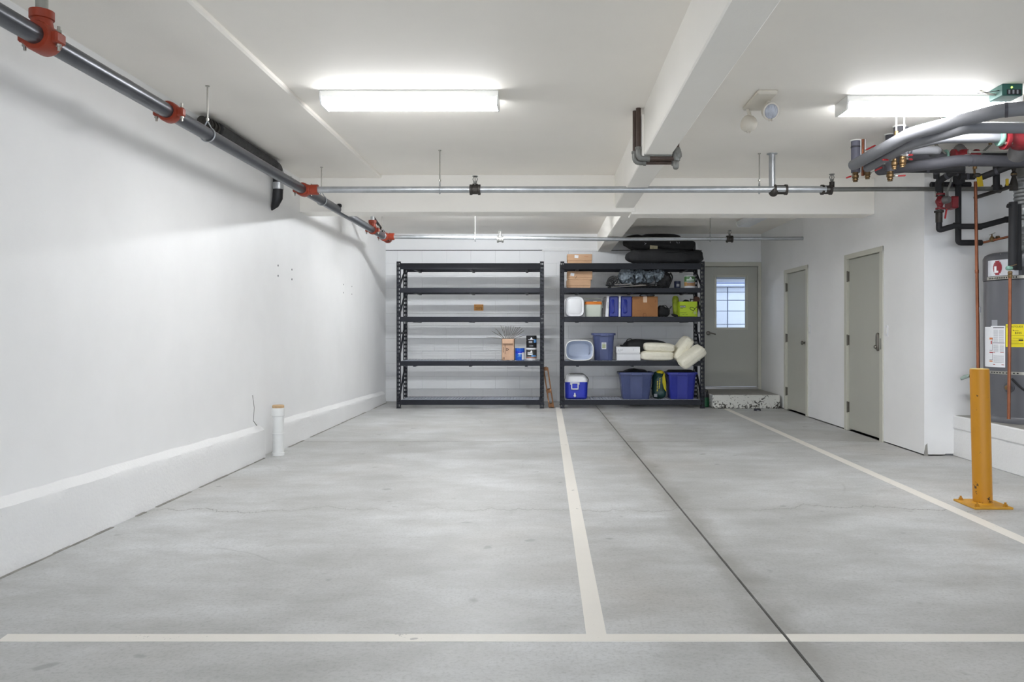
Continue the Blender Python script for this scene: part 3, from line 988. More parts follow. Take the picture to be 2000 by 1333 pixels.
# insulated drain pipe high on the left wall
dp = thing('drain_pipe', 'black insulated drain pipe hugging the top of the left wall', 'pipe', (-2.62, 6.2, 2.80))
xd_ = -2.645
MB().tube([(xd_ + 0.02, 6.28, 2.80), (xd_, 7.0, 2.80), (xd_, 7.62, 2.795)], [0.052, 0.055, 0.055], 16).build('insulation', pm('ragged black insulation', (52, 52, 52), 0.8, 0, 0.35, 20, 0.5, 50), dp)
m = MB()
for y in (6.10, 6.17, 6.24):
    m.lathe([(0.034, -0.012), (0.05, -0.012), (0.05, 0.012), (0.034, 0.012)], (xd_ + 0.01, y, 2.80), (0, 1, 0), 16)
m.cyl((xd_ + 0.01, 6.02, 2.80), (xd_ + 0.01, 6.30, 2.80), 0.038, 14)
m.build('end_coupling', BLACKFIT, dp)
MB().tube(bend([(xd_, 7.58, 2.795), (xd_, 7.76, 2.795), (xd_, 7.76, 2.64)], 0.14, 6), 0.05, 16).build('elbow', BLACKP, dp)
MB().cyl((xd_, 7.76, 2.65), (xd_, 7.76, 2.585), 0.054, 16).build('clamp', GALV, dp)
MB().tube([(xd_, 7.76, 2.60), (xd_ - 0.005, 7.76, 2.50), (xd_ - 0.03, 7.76, 2.43), (XL, 7.76, 2.38)], [0.05, 0.05, 0.036, 0.008], 16).build('tail_pipe', BLACKP, dp)
for y in (7.60, 7.84):
    MB().box(xd_ + 0.05, xd_ + 0.11, y - 0.012, y + 0.012, 2.71, 2.73, 0.004).build('strap_end', GALV, dp)

# standpipe in the kerb notch
sx, sy = -2.572, 7.55
sp_ = thing('standpipe', 'white painted plastic standpipe with a tan cap in a notch of the kerb', 'pipe', (sx, sy, 0))
MB().lathe([(0.058, 0), (0.058, 0.025), (0.052, 0.03), (0.052, 0.42)], (sx, sy, 0), (0, 0, 1), 22).build('pipe', PVC, sp_)
MB().lathe([(0.054, 0.20), (0.0555, 0.205), (0.0555, 0.212), (0.054, 0.216)], (sx, sy, 0), (0, 0, 1), 22).build('joint_ring', PVC, sp_)
MB().lathe([(0.055, 0.375), (0.060, 0.38), (0.060, 0.445), (0.056, 0.455), (0.052, 0.455)], (sx, sy, 0), (0, 0, 1), 22).build('collar', PVC, sp_)
MB().lathe([(0.055, 0.456), (0.055, 0.475), (0.05, 0.482), (0.006, 0.482)], (sx, sy, 0), (0, 0, 1), 22).build('cap', pm('tan putty cap', (190, 160, 122), 0.7, 0, 0.15, 40, 0.2), sp_)

# conduits wrapping the long beam
cp = thing('conduit_pipes', 'brown conduits bent under the long beam with lumpy grey fittings', 'conduit', (0.7, 6.1, 2.5))
for y, x, zc, rr in ((6.04, 0.702, 2.517, 0.0195), (6.12, 0.684, 2.502, 0.0185)):
    MB().cyl((x, y, zc + 0.04), (x, y, ZC), rr, 12).build('riser_conduit', BROWNP, cp)
    MB().cyl((x + 0.04, y, zc), (0.985, y, zc), rr, 12).build('cross_conduit', BROWNP, cp)
    k = MB().tube(bend([(x, y, zc + 0.085), (x, y, zc), (x + 0.085, y, zc)], 0.05, 5), rr + 0.004, 12)
    k.lathe([(rr + 0.008, 0), (rr + 0.008, 0.02)], (x, y, zc + 0.065), (0, 0, 1), 8).lathe([(rr + 0.008, 0), (rr + 0.008, 0.02)], (x + 0.065, y, zc), (1, 0, 0), 8)
    k.build('elbow_fitting', GALVD, cp)
    MB().cyl((0.995, y, zc + 0.02), (0.995, y, ZR), rr, 12).build('riser_conduit', BROWNP, cp)
    k = MB().blob((0.995, y, zc + 0.01), (0.030, 0.030, 0.045), 0.8, 0.8, 14, 10, 0.012, 30, seed=y)
    k.build('corner_fitting', GALVD, cp)
MB().blob((0.985, 6.02, 2.46), (0.024, 0.024, 0.034), 0.7, 0.7, 14, 10).build('drain_plug', GALVD, cp)
MB().blob((1.0, 6.04, 2.55), (0.03, 0.03, 0.05), 0.8, 0.8, 14, 10, 0.01, 30, seed=4).build('corner_fitting', GALVD, cp)
MB().box(0.725, 0.745, 6.02, 6.08, 2.53, ZC - 0.05, 0.004).build('white_duct', CEILW, cp)
MB().box(0.748, 0.96, 6.02, 6.10, 2.527, 2.539, 0.003).build('saddle_plate', GALVD, cp)

# ================================================================== BOLLARD
bx, by = 2.985, 5.40
bo = thing('bollard', 'yellow painted steel bollard bolted to the floor by the plinth', 'bollard', (bx, by, 0))
YELC = chipped('chipped yellow paint', (196, 134, 10), (66, 46, 24), 0.71, 26, 0.45, 0.08, (0.02, 0.55))
tilt = Vector((-0.022, 0, 0.92))
MB().tube([(bx, by, 0.012), Vector((bx, by, 0.012)) + tilt * 0.99, Vector((bx, by, 0.012)) + tilt], [0.061, 0.061, 0.0595], 32).build('post', YELC, bo)
MB().lathe([(0.0585, 0), (0.058, 0.003), (0.02, 0.0035)], Vector((bx, by, 0.012)) + tilt, tilt, 32).build('top_cap', pm('worn yellow top', (222, 190, 110), 0.5), bo)
MB().box(bx - 0.13, bx + 0.13, by - 0.14, by + 0.14, 0.0, 0.014, 0.003).build('base_plate', pm('worn yellow plate', (196, 144, 40), 0.5, 0, 0.15, 12, 0.1), bo)
MB().lathe([(0.072, 0), (0.062, 0.012)], (bx, by, 0.012), (0, 0, 1), 28).build('weld', YEL, bo)
for dx in (-0.095, 0.095):
    for dy in (-0.105, 0.105):
        MB().lathe([(0.02, 0), (0.02, 0.003), (0.0145, 0.004), (0.0145, 0.016), (0.008, 0.017), (0.008, 0.028)], (bx + dx, by + dy, 0.013), (0, 0, 1), 6).build('anchor_bolt', pm('bolt yellow', (180, 128, 30), 0.5, 0.2, 0.1), bo)

# ================================================================== STORAGE RACKS
ZSH = [2.225, 1.849, 1.405, 0.729, 0.133]      # top of the beams
YR0, YR1 = 12.05, 12.66
def post_mesh(x0, x1, y0, y1, front):
    """three sided punched post; the web faces the camera (front) or the wall"""
    m = MB()
    top, th = 2.249, 0.0022
    pitch, hole = 0.0635, 0.034
    w = x1 - x0
    yw = y0 if front else y1 - th
    cols = [0, 0.010, 0.023, w - 0.023, w - 0.010, w]
    for i in (0, 2, 4):
        m.box(x0 + cols[i], x0 + cols[i + 1], yw, yw + th, 0, top)
    z = 0.0
    zz = []
    while z < top - 0.02:
        zz.append(z)
        z += pitch
    for i in (1, 3):
        for z in zz:
            m.box(x0 + cols[i], x0 + cols[i + 1], yw, yw + th, z, min(z + pitch - hole, top))
    d = y1 - y0
    for xs in (x0, x1 - th):
        for a, b in ((0, 0.012), (d - 0.012, d)):
            m.box(xs, xs + th, y0 + a, y0 + b, 0, top)
        for z in zz:
            m.box(xs, xs + th, y0 + 0.012, y1 - 0.012, z, min(z + pitch - hole, top))
    # lips
    yl = y1 - th if front else y0
    m.box(x0, x0 + 0.012, yl, yl + th, 0, top).box(x1 - 0.012, x1, yl, yl + th, 0, top)
    return m
def rack(name, label, x0, x1):
    rk = thing(name, label, 'shelf rack', ((x0 + x1) / 2, (YR0 + YR1) / 2, 0), 'steel storage racks on the back wall')
    pw, pdp = 0.060, 0.045
    for (a, b) in ((x0, x0 + pw), (x1 - pw, x1)):
        for (c, d, fr_) in ((YR0, YR0 + pdp, True), (YR1 - pdp, YR1, False)):
            p = post_mesh(a, b, c, d, fr_).build('post', RACK, rk, flat=True)
            MB().box(a - 0.006, b + 0.006, c - 0.006, d + 0.006, 0.0, 0.008, 0.002).build('foot_plate', RACK, p)
    for i, z in enumerate(ZSH):
        hb = 0.096 if i == 0 else 0.078
        for front in (True, False):
            m = MB()
            yy = YR0 + 0.004 if front else YR1 - 0.034
            s = 1 if front else -1
            ya_, yb_ = (YR0 - 0.002, YR0 + 0.028) if front else (YR1 - 0.028, YR1 + 0.002)
            m.box(x0 + pw - 0.004, x1 - pw + 0.004, ya_, yb_, z - hb, z - 0.020, 0.003)
            if front:
                m.box(x0 + pw - 0.004, x1 - pw + 0.004, ya_ + 0.001, ya_ + 0.013, z - 0.03, z - 0.003, 0.003)
            else:
                m.box(x0 + pw - 0.004, x1 - pw + 0.004, yb_ - 0.013, yb_ - 0.001, z - 0.03, z - 0.003, 0.003)
            for xs in (x0 + pw - 0.012, x1 - pw - 0.004):
                m.box(xs, xs + 0.016, ya_ - 0.002, yb_ + 0.002, z - hb - 0.01, z + 0.002, 0.002)
            m.build('shelf_beam', RACK, rk)
        # wire deck
        m = MB()
        zd = z - 0.004
        n = 42
        for k in range(n + 1):
            x = x0 + pw + 0.02 + (x1 - x0 - 2 * pw - 0.04) * k / n
            m.box(x - 0.0028, x + 0.0028, YR0 + 0.014, YR1 - 0.014, zd - 0.0028, zd + 0.0028)
        for k in range(13):
            y = YR0 + 0.02 + (YR1 - YR0 - 0.04) * k / 12
            m.box(x0 + pw + 0.01, x1 - pw - 0.01, y - 0.0028, y + 0.0028, zd - 0.008, zd - 0.0028)
        m.build('wire_deck', WIRE, rk, flat=True)['kind'] = 'stuff'
        for fx in (0.12, 0.5, 0.88):
            x = x0 + (x1 - x0) * fx
            MB().box(x - 0.02, x + 0.02, YR0 + 0.006, YR1 - 0.006, z - hb - 0.012 if i < 4 else z - 0.06, z - 0.026, 0.002).build('cross_bar', RACK, rk)
    # end braces
    for xs in (x0 + 0.028, x1 - 0.032):
        for za, zb in ((0.10, 0.62), (0.72, 1.30), (1.40, 1.78), (1.84, 2.16)):
            MB().bar((xs, YR0 + 0.03, za), (xs, YR1 - 0.03, zb), 0.003, 0.03, up=(1, 0, 0)).build('end_brace', RACK, rk)
        for z in (0.08, 1.15, 2.2):
            MB().box(xs - 0.004, xs + 0.004, YR0 + 0.03, YR1 - 0.03, z - 0.016, z + 0.016).build('end_rail', RACK, rk)
    return rk
rack('storage_rack', 'nearly empty black steel rack beside the left wall', -2.297, -0.045)
rack('storage_rack', 'fully loaded black steel rack next to the glazed door', 0.207, 2.412)
ZD_ = [z - 0.0010 for z in ZSH]                 # where things rest on the decks

# house number sign on the wall
DS = YW - 0.012
sg = MB().box(PX(926, DS), PX(944, DS), YW - 0.014, YW - 0.0005, PZ(607, DS), PZ(595, DS), 0.003).build('number_sign', WOODL, loc=at(935, 601, YW))
tag(sg, 'small orange wooden sign numbered 2372 on the back wall', 'sign')
text('2372', 0.062, (PX(935, DS), YW - 0.0145, PZ(605, DS)), sg, pm('carved brown', (104, 66, 26), 0.7), align='CENTER', name='number')
for a in (928, 942):
    MB().lathe([(0.005, 0), (0.005, 0.003)], (PX(a, DS), YW - 0.014, PZ(596.5, DS)), (0, -1, 0), 8).build('nail', DARK, sg)

# ------------------------------------------------------------------ builders for shelf things
def carton(name, label, x0, x1, y0, y1, z0, z1, mat=None, group=None, lid=0.0, sticker=None, writing=None, tape=False, cat='box', seam=True):
    mat = mat or CARD
    b = thing(name, label, cat, ((x0 + x1) / 2, (y0 + y1) / 2, z0), group)
    if lid:
        MB().box(x0 + 0.006, x1 - 0.006, y0 + 0.006, y1 - 0.006, z0, z1 - 0.006, 0.003).build('box_body', mat, b)
        MB().box(x0, x1, y0, y1, z1 - lid, z1, 0.004).build('box_lid', mat, b)
    else:
        MB().box(x0, x1, y0, y1, z0, z1, 0.004).build('box_body', mat, b)
        if seam:
            w = (x1 - x0) / 2
            MB().box(x0 + 0.003, x1 - 0.003, y0 + 0.004, (y0 + y1) / 2 - 0.002, z1 - 0.002, z1 + 0.003).build('flap', mat, b)
            MB().box(x0 + 0.003, x1 - 0.003, (y0 + y1) / 2 + 0.002, y1 - 0.004, z1 - 0.002, z1 + 0.003).build('flap', mat, b)
    if tape:
        MB().box((x0 + x1) / 2 - 0.03, (x0 + x1) / 2 + 0.03, y0 - 0.0008, y0 + 0.002, z1 - 0.09, z1 + 0.0035).build('tape', pm('clear tape', (196, 160, 122), 0.2), b)
    if sticker:
        u, w_, s0, s1, ang = sticker
        xx, zz = x0 + (x1 - x0) * u, z0 + (z1 - z0) * w_
        M = Matrix.Translation((xx, y0, zz)) @ Matrix.Rotation(R(ang), 4, 'Y')
        MB().box(-s0 / 2, s0 / 2, -0.0012, 0.001, -s1 / 2, s1 / 2, 0, M).build('sticker', PAPER, b)
    for wr in writing or []:
        body, size, u, w_, m_ = wr
        text(body, size, (x0 + (x1 - x0) * u, y0 - 0.0008, z0 + (z1 - z0) * w_), b, m_)
    return b

def can(name, label, cx, cy, z0, r, h, mats, group=None, bands=(), bail=False, cat='paint can', mark=None, lidmat=None):
    c = thing(name, label, cat, (cx, cy, z0), group)
    MB().lathe([(r * 0.97, 0), (r, 0.004), (r, h - 0.008), (r * 1.02, h - 0.005), (r * 1.02, h), (r * 0.9, h), (r * 0.88, h - 0.006), (0.004, h - 0.006)], (cx, cy, z0), (0, 0, 1), 28).build('can_body', mats, c)
    MB().lathe([(r * 0.82, h - 0.006), (r * 0.82, h + 0.001), (r * 0.76, h + 0.002), (r * 0.74, h - 0.003), (0.004, h - 0.003)], (cx, cy, z0), (0, 0, 1), 24).build('lid', lidmat or GALV, c)
    for a0, a1, u0, u1, m_ in bands:
        MB().arc(cx, cy, r + 0.0004, a0, a1, z0 + h * u0, z0 + h * u1, 16 if abs(a1 - a0) > 60 else 6, 0.0007 if (a1 - a0) > 150 else 0.0012).build('label', m_, c)
    if mark:
        u0, u1, hw, m_ = mark
        k = MB()
        n = 5
        for i in range(n):                       # a small stepped peak emblem
            f = 1 - i / n
            k.arc(cx, cy, r + 0.0016, -hw * f, hw * f, z0 + h * (u0 + (u1 - u0) * i / n), z0 + h * (u0 + (u1 - u0) * (i + 1) / n), 2, 0.0006)
        k.build('emblem', m_, c)
    if bail:
        pts = []
        for i in range(13):
            a = math.pi * i / 12
            pts.append((cx + (r + 0.004) * math.cos(a), cy - 0.02 * math.sin(a) - r * 0.6 * math.sin(a), z0 + h * 0.8 - h * 0.45 * math.sin(a)))
        MB().tube(pts, 0.0018, 6).build('bail_handle', ZINC, c)
    return c

def tote(name, label, x0, x1, y0, y1, z0, z1, mat, group=None, taper=0.86, corner=0.04, sticker=None, lid=None):
    cx, cy, w, d, h = (x0 + x1) / 2, (y0 + y1) / 2, x1 - x0, y1 - y0, z1 - z0
    tt = thing(name, label, 'storage bin', (cx, cy, z0), group)
    rim = min(0.028, w * 0.07)
    W_, D_ = w - 2 * rim, d - 2 * rim
    rings = []
    for f, k in ((0, taper - 0.02), (0.03, taper), (0.74, taper + (1 - taper) * 0.72), (0.75, taper + (1 - taper) * 0.82), (0.93, 1.0)):
        rings.append(rrect(cx, cy, W_ * k, D_ * k, corner, z0 + h * f))
    inner = [rrect(cx, cy, W_ * k - 0.012, D_ * k - 0.012, corner, z0 + h * f) for f, k in ((0.93, 1.0), (0.04, taper))]
    MB().loft(rings + inner).build('bin_body', mat, tt)
    MB().loft([rrect(cx, cy, W_ - 0.004, D_ - 0.004, corner, z0 + h * 0.93), rrect(cx, cy, w, d, corner + rim, z0 + h * 0.92), rrect(cx, cy, w, d, corner + rim, z1 - 0.004), rrect(cx, cy, w - 0.01, d - 0.01, corner + rim, z1), rrect(cx, cy, W_ - 0.012, D_ - 0.012, corner, z1), rrect(cx, cy, W_ - 0.014, D_ - 0.014, corner, z0 + h * 0.93)], False, False).build('rim', mat, tt)
    MB().box(cx - w * 0.16, cx + w * 0.16, y0 - 0.004, y0 + 0.04, z1 - h * 0.115, z1 - 0.002, 0.006).build('grip', mat, tt)
    # raised ribs on the front
    yb0 = cy - D_ * taper / 2
    yb1 = cy - D_ / 2
    for u in (-0.165, 0.165):
        q = [(cx + w * u * 0.92 - 0.006, yb0 - 0.006, z0 + 0.012), (cx + w * u * 0.92 + 0.006, yb0 - 0.006, z0 + 0.012), (cx + w * u + 0.006, yb1 - 0.008, z1 - h * 0.10), (cx + w * u - 0.006, yb1 - 0.008, z1 - h * 0.10)]
        MB().prism(q, (0, 0.025, 0)).build('rib', mat, tt)
    q = [(cx - w * 0.15, yb0 - 0.002, z0 + 0.012), (cx + w * 0.15, yb0 - 0.002, z0 + 0.012), (cx + w * 0.163, yb1 - 0.004, z1 - h * 0.10), (cx - w * 0.163, yb1 - 0.004, z1 - h * 0.10)]
    MB().prism(q, (0, 0.02, 0)).build('front_panel', mat, tt)
    if lid:
        MB().loft([rrect(cx, cy, w + 0.004, d + 0.004, corner + rim, z1 - 0.012), rrect(cx, cy, w + 0.008, d + 0.008, corner + rim, z1 + 0.006), rrect(cx, cy, w - 0.03, d - 0.03, corner + rim, z1 + 0.012)]).build('lid', lid, tt)
    return tt

def pillow(label, c, rad, M=None, group='cream boat cushions on the rack', seed=1, mat=None, strap=True):
    c = Vector(c)
    p = thing('cushion', label, 'cushion', c, group)
    MB().blob(c, rad, 0.48, 0.32, 40, 20, 0.007, 9, M, seed).build('cushion_body', mat or CREAM, p)
    # piped seam round the edge
    k = MB()
    pts = []
    for j in range(41):
        th = 2 * math.pi * j / 40
        q = Vector((rad[0] * 1.005 * math.copysign(abs(math.cos(th)) ** 0.32, math.cos(th)), rad[1] * 1.005 * math.copysign(abs(math.sin(th)) ** 0.32, math.sin(th)), 0.002))
        pts.append(c + (M @ q if M is not None else q))
    k.tube(pts, 0.005, 6, False)
    k.build('seam', mat or CREAM, p)
    if strap:
        q = [Vector((0.02, -rad[1] * 0.98, 0.018)), Vector((0.025, -rad[1] * 1.10, -0.012)), Vector((0.03, -rad[1] * 1.14, -0.05))]
        q = [c + (M @ v if M is not None else v) for v in q]
        MB().bar(q[0], q[1], 0.045, 0.008, 0.002).bar(q[1], q[2], 0.045, 0.008, 0.002).build('strap', CREAM, p)
    return p

def sx_(px, D=12.2):
    return (px - CX) * D / F

def strokes(parent, segs, y, mat, name='marks', w=0.004):
    """thin print strokes on an upright face at depth y; segs = (x0,z0,x1,z1) in world"""
    m = MB()
    for x0, z0, x1, z1 in segs:
        m.bar((x0, y, z0), (x1, y, z1), w, 0.0012, up=(0, 1, 0))
    return m.build(name, mat, parent)

# ------------------------------------------------------------------ left rack, fourth shelf
z4 = ZD_[3]
D = 12.26
xa, xb = sx_(980, D), sx_(1004.5, D)
zt = z4 + 0.335
bxs = thing('stake_box', 'tall brown cardboard box holding a fan of thin metal stakes', 'box', ((xa + xb) / 2, D + 0.09, z4))
m = MB()
for a, b, c, d in ((xa, xb, D, D + 0.005), (xa, xb, D + 0.175, D + 0.18), (xa, xa + 0.005, D, D + 0.18), (xb - 0.005, xb, D, D + 0.18)):
    m.box(a, b, c, d, z4, zt - (0.0 if c == D else 0.0))
m.box(xa, xb, D, D + 0.18, z4, z4 + 0.006)
m.build('box_body', CARDP, bxs)
MB().prism([(xa + 0.012, D - 0.001, zt - 0.002), (xb - 0.02, D - 0.001, zt - 0.002), (xb - 0.024, D - 0.032, zt - 0.072), (xa + 0.014, D - 0.032, zt - 0.072)], (0, -0.003, -0.001)).build('folded_flap', CARDP, bxs)
cx = (xa + xb) / 2
strokes(bxs, [(xa + 0.028, z4 + 0.12, xa + 0.028, z4 + 0.21), (xa + 0.05, z4 + 0.10, xa + 0.05, z4 + 0.24), (xa + 0.075, z4 + 0.145, xa + 0.075, z4 + 0.195), (xa + 0.075, z4 + 0.195, xa + 0.108, z4 + 0.17), (xa + 0.108, z4 + 0.17, xa + 0.075, z4 + 0.145), (xa + 0.02, z4 + 0.015, xa + 0.02, z4 + 0.05), (xa + 0.04, z4 + 0.015, xa + 0.04, z4 + 0.05)], D - 0.0008, INK, 'printed_marks', 0.007)
tips = [(950, 658.5, -.02), (960.5, 647, -.05), (968, 642, .03), (974, 651, .08), (978, 636, -.04), (982.5, 636.5, .05), (987, 637, -.02), (990, 638, .09), (993.5, 637, .0), (998, 636.5, .06), (1003, 638, -.03), (1008, 639, .04), (1012, 640, -.02), (1016, 639, .08), (1023.5, 646, .02), (1027, 655, .05), (1020, 642, -.05)]
random.seed(3)
ORD = 'first second third fourth fifth sixth seventh eighth ninth tenth eleventh twelfth thirteenth fourteenth fifteenth sixteenth seventeenth'.split()
tips.sort()
STK = pm('weathered stake', (122, 116, 108), 0.5, 0.4, 0.25, 20)
for i, (tx, ty, dy) in enumerate(tips):
    tip = at(tx, ty, D + 0.09 + dy)
    u = (i + 0.5) / len(tips)
    root = Vector((xa + 0.03 + (xb - xa - 0.06) * (0.25 + 0.5 * u), D + 0.06 + 0.06 * ((i * 7) % 5) / 5, z4 + 0.012))
    neck = Vector((xa + 0.012 + (xb - xa - 0.024) * u, D + 0.03 + 0.11 * ((i * 3) % 5) / 5, zt + 0.006))
    sk = MB().tube(bend([root, neck, tip], 0.06, 3), 0.0038, 6).build('metal_stake', STK, loc=tuple(root))
    tag(sk, 'thin grey metal stake, %s from the left of the fan in the tall box' % ORD[i], 'stake', 'thin metal stakes in the cardboard box')

DARKW = pm('charcoal can print', (62, 60, 58), 0.45)
rb = 0.074
can('paint_can', 'bright blue can with a silver top beside the stake box', sx_(1015.5, 12.3), 12.30, z4, rb, 0.19, CANBLUE, 'cans on the racks',
    ((-75, 75, 0.58, 0.74, BLUEW), (-40, 20, 0.52, 0.58, PAPER), (-70, -25, 0.06, 0.66, PAPER), (-20, 28, 0.3, 0.34, LBLUE), (-12, 14, 0.36, 0.5, LBLUE)), bail=False)
rc = 0.081
cxx = sx_(1038, 12.3)
can('paint_can', 'charcoal and white paint can underneath the black one', cxx, 12.30, z4, rc, 0.195, PAPER, 'cans on the racks',
    ((-89, 89, 0.28, 0.86, DARKW), (-89, 89, 0.17, 0.26, pm('russet print', (150, 92, 64), 0.5)), (-10, 45, 0.60, 0.66, PAPER), (-14, 45, 0.45, 0.56, PAPER), (-60, 0, 0.30, 0.42, LBLUE)), mark=(0.66, 0.80, 12, PAPER))
can('paint_can', 'black paint can stacked on top of the charcoal one', cxx, 12.30, z4 + 0.195, rc, 0.19, INKB, 'cans on the racks',
    ((-35, 38, 0.66, 0.70, PAPER), (-10, 30, 0.40, 0.56, PAPERG), (-72, -28, 0.42, 0.68, LBLUE), (-20, 22, 0.14, 0.18, PAPERG)), bail=True, mark=(0.70, 0.86, 14, PAPER))

# wooden slat frame between the racks
ws = thing('slat_frame', 'brown wooden slat frame leaning between the two racks', 'wood frame', (0.06, 12.3, 0))
for xo in (0.0, 0.062):
    M = Matrix.Translation((sx_(1073.5, 12.15) + xo - 0.012, 12.10, 0.006)) @ Matrix.Rotation(R(-8.6), 4, 'Y')
    MB().box(0, 0.020, 0, 0.075, 0, 0.62, 0.002, M).build('side_slat', WOODB, ws)
    MB().box(0, 0.020, 0.10, 0.175, 0, 0.62, 0.002, M).build('side_slat', WOODB, ws)
M = Matrix.Translation((sx_(1073.5, 12.15) - 0.012, 12.10, 0.006)) @ Matrix.Rotation(R(-8.6), 4, 'Y')
for zz in (0.0, 0.225, 0.57):
    MB().box(0.0205, 0.0615, 0.002, 0.173, zz, zz + 0.055, 0.002, M).build('spacer_block', WOODB, ws)
    MB().box(-0.004, 0.0, 0.01, 0.16, zz + 0.01, zz + 0.045, 0.001, M).build('batten', WOODB, ws)

# ------------------------------------------------------------------ right rack, top
z1 = ZD_[0]
carton('flat_carton', 'single flat cardboard box lying on top of the loaded rack', sx_(1108), sx_(1156.5), 12.2, 12.55, z1, z1 + 0.152, CARD, 'flat cardboard boxes', lid=0.10, sticker=(0.37, 0.74, 0.06, 0.042, 4))
bk = [o for o in COL.objects if o.get('label', '').startswith('single flat')][0]
xs_ = sx_(1141)
strokes(bk, [(xs_, z1 + .11, xs_ + .02, z1 + .122), (xs_ + .02, z1 + .122, xs_ + .035, z1 + .112), (xs_ + .035, z1 + .112, xs_ + .065, z1 + .12)], 12.199, pm('faded orange ink', (160, 96, 56), 0.7), w=0.005)

b = thing('duffel_bag', 'long grey black bag lying directly on top of the loaded rack', 'bag', (sx_(1298, 12.33), 12.33, z1))
MB().blob((sx_(1298, 12.33), 12.34, z1 + 0.120), (0.60, 0.24, 0.122), 0.62, 0.45, 64, 28, 0.030, 5, None, 2, -0.120, zamp=0.35).build('bag_body', BLACKG, b)
MB().tube([(sx_(1300, 12.1), 12.105, z1 + 0.16), (sx_(1330, 12.1), 12.10, z1 + 0.17), (sx_(1350, 12.1), 12.11, z1 + 0.13), (sx_(1366, 12.15), 12.16, z1 + 0.10)], 0.008, 6).build('seam_fold', BLACKC, b)
b = thing('duffel_bag', 'black bag with a tan patch stacked on the grey black bag', 'bag', (sx_(1287, 12.33), 12.33, z1 + 0.24))
M = Matrix.Rotation(R(3.5), 4, 'Y')
MB().blob((sx_(1287, 12.33), 12.34, z1 + 0.318), (0.56, 0.24, 0.104), 0.6, 0.45, 64, 28, 0.028, 5, M, 9, zamp=0.35).build('bag_body', BLACKC, b)
MB().blob((sx_(1352, 12.33), 12.33, z1 + 0.27), (0.035, 0.17, 0.085), 0.6, 0.6, 20, 12).build('end_panel', BLACKP, b)
yf = 12.105
MB().box(sx_(1269.5, yf), sx_(1284.5, yf), yf - 0.002, yf + 0.03, PZ(486.5, yf), PZ(477, yf), 0.002).build('patch', pm('tan patch', (164, 156, 128), 0.8, 0, 0.25, 60), b)
strokes(b, [(sx_(px, yf), PZ(474 + k, yf), sx_(px + dx, yf), PZ(477 + k, yf)) for px, dx, k in ((1259, 2.5, 0), (1262.5, -3.5, 1), (1273, 0.5, -2), (1280, 1, -2), (1290, .5, -2.5), (1305, 1.5, -2), (1309, .4, -2), (1321, 2.5, -1.5), (1327, -1, -1))], yf - 0.003, PAPERG, 'white_marks', 0.007)
b = thing('stuff_sack', 'round black sack crowning the pile of bags near the ceiling', 'bag', (sx_(1290, 12.42), 12.42, z1 + 0.40))
MB().blob((sx_(1288, 12.42), 12.40, z1 + 0.425), (0.33, 0.19, 0.06), 0.8, 0.7, 36, 16, 0.012, 6, None, 5).build('bag_body', BLACKC, b)
MB().tube([(sx_(1280, 12.42), 12.24, z1 + 0.45), (sx_(1290, 12.42), 12.22, z1 + 0.46), (sx_(1300, 12.42), 12.24, z1 + 0.45)], 0.006, 6).build('carry_loop', BLACKC, b)

# ------------------------------------------------------------------ right rack, second shelf
z2 = ZD_[1]
carton('flat_carton', 'lower flat cardboard box of the pair on the second shelf', sx_(1107), sx_(1154), 12.2, 12.55, z2, z2 + 0.128, CARD, 'flat cardboard boxes', lid=0.09)
c2 = carton('flat_carton', 'upper flat cardboard box of the pair on the second shelf', sx_(1108), sx_(1157), 12.19, 12.56, z2 + 0.129, z2 + 0.262, CARD, 'flat cardboard boxes', lid=0.10, sticker=(0.2, 0.62, 0.058, 0.046, 12))
xs_ = sx_(1123)
strokes(c2, [(xs_, z2 + .165, xs_ + .012, z2 + .155), (xs_ + .012, z2 + .155, xs_ + .03, z2 + .19)], 12.189, INK, w=0.005)

SPECK = bpy.data.materials.new('speckled rubber')
t = NT(SPECK)
vv = t.coord()
t.l(t.mix(t.ramp(t.noise(vv, 90, 2), [(0.56, 0.0), (0.62, 1.0)]), lin((24, 24, 26)), lin((150, 152, 150))), t.b.inputs['Base Color'])
t.b.inputs['Roughness'].default_value = 0.8
mt = thing('rolled_mat', 'rolled black speckled mat standing end on', 'mat', (sx_(1199), 12.35, z2))
m = MB()
pi_, po_ = [], []
c = Vector((sx_(1199), 12.2, z2 + 0.097))
for i in range(110):
    a = i / 109 * 2 * math.pi * 4.6
    r = 0.016 + 0.078 * i / 109
    pi_.append((c.x + (r - 0.0125) * math.cos(a) if i else c.x, c.y, c.z + (r - 0.0125) * math.sin(a) if i else c.z))
    po_.append((c.x + r * math.cos(a), c.y, c.z + r * math.sin(a)))
vs_, fs_ = [], []
for i in range(110):
    for p in (pi_[i], po_[i]):
        vs_.append(p); vs_.append((p[0], p[1] + 0.36, p[2]))
for i in range(109):
    k, q = i * 4, i * 4 + 4
    fs_ += [(k, q, q + 2, k + 2), (k + 1, k + 3, q + 3, q + 1), (k, k + 1, q + 1, q), (k + 2, q + 2, q + 3, k + 3)]
MB().add(vs_, fs_).build('mat_roll', SPECK, mt)
MB().tube([(c.x + 0.094 * math.cos(a * .25), c.y + 0.10, c.z + 0.094 * math.sin(a * .25)) for a in range(26)], 0.006, 6).build('tie_strap', BLACKC, mt)

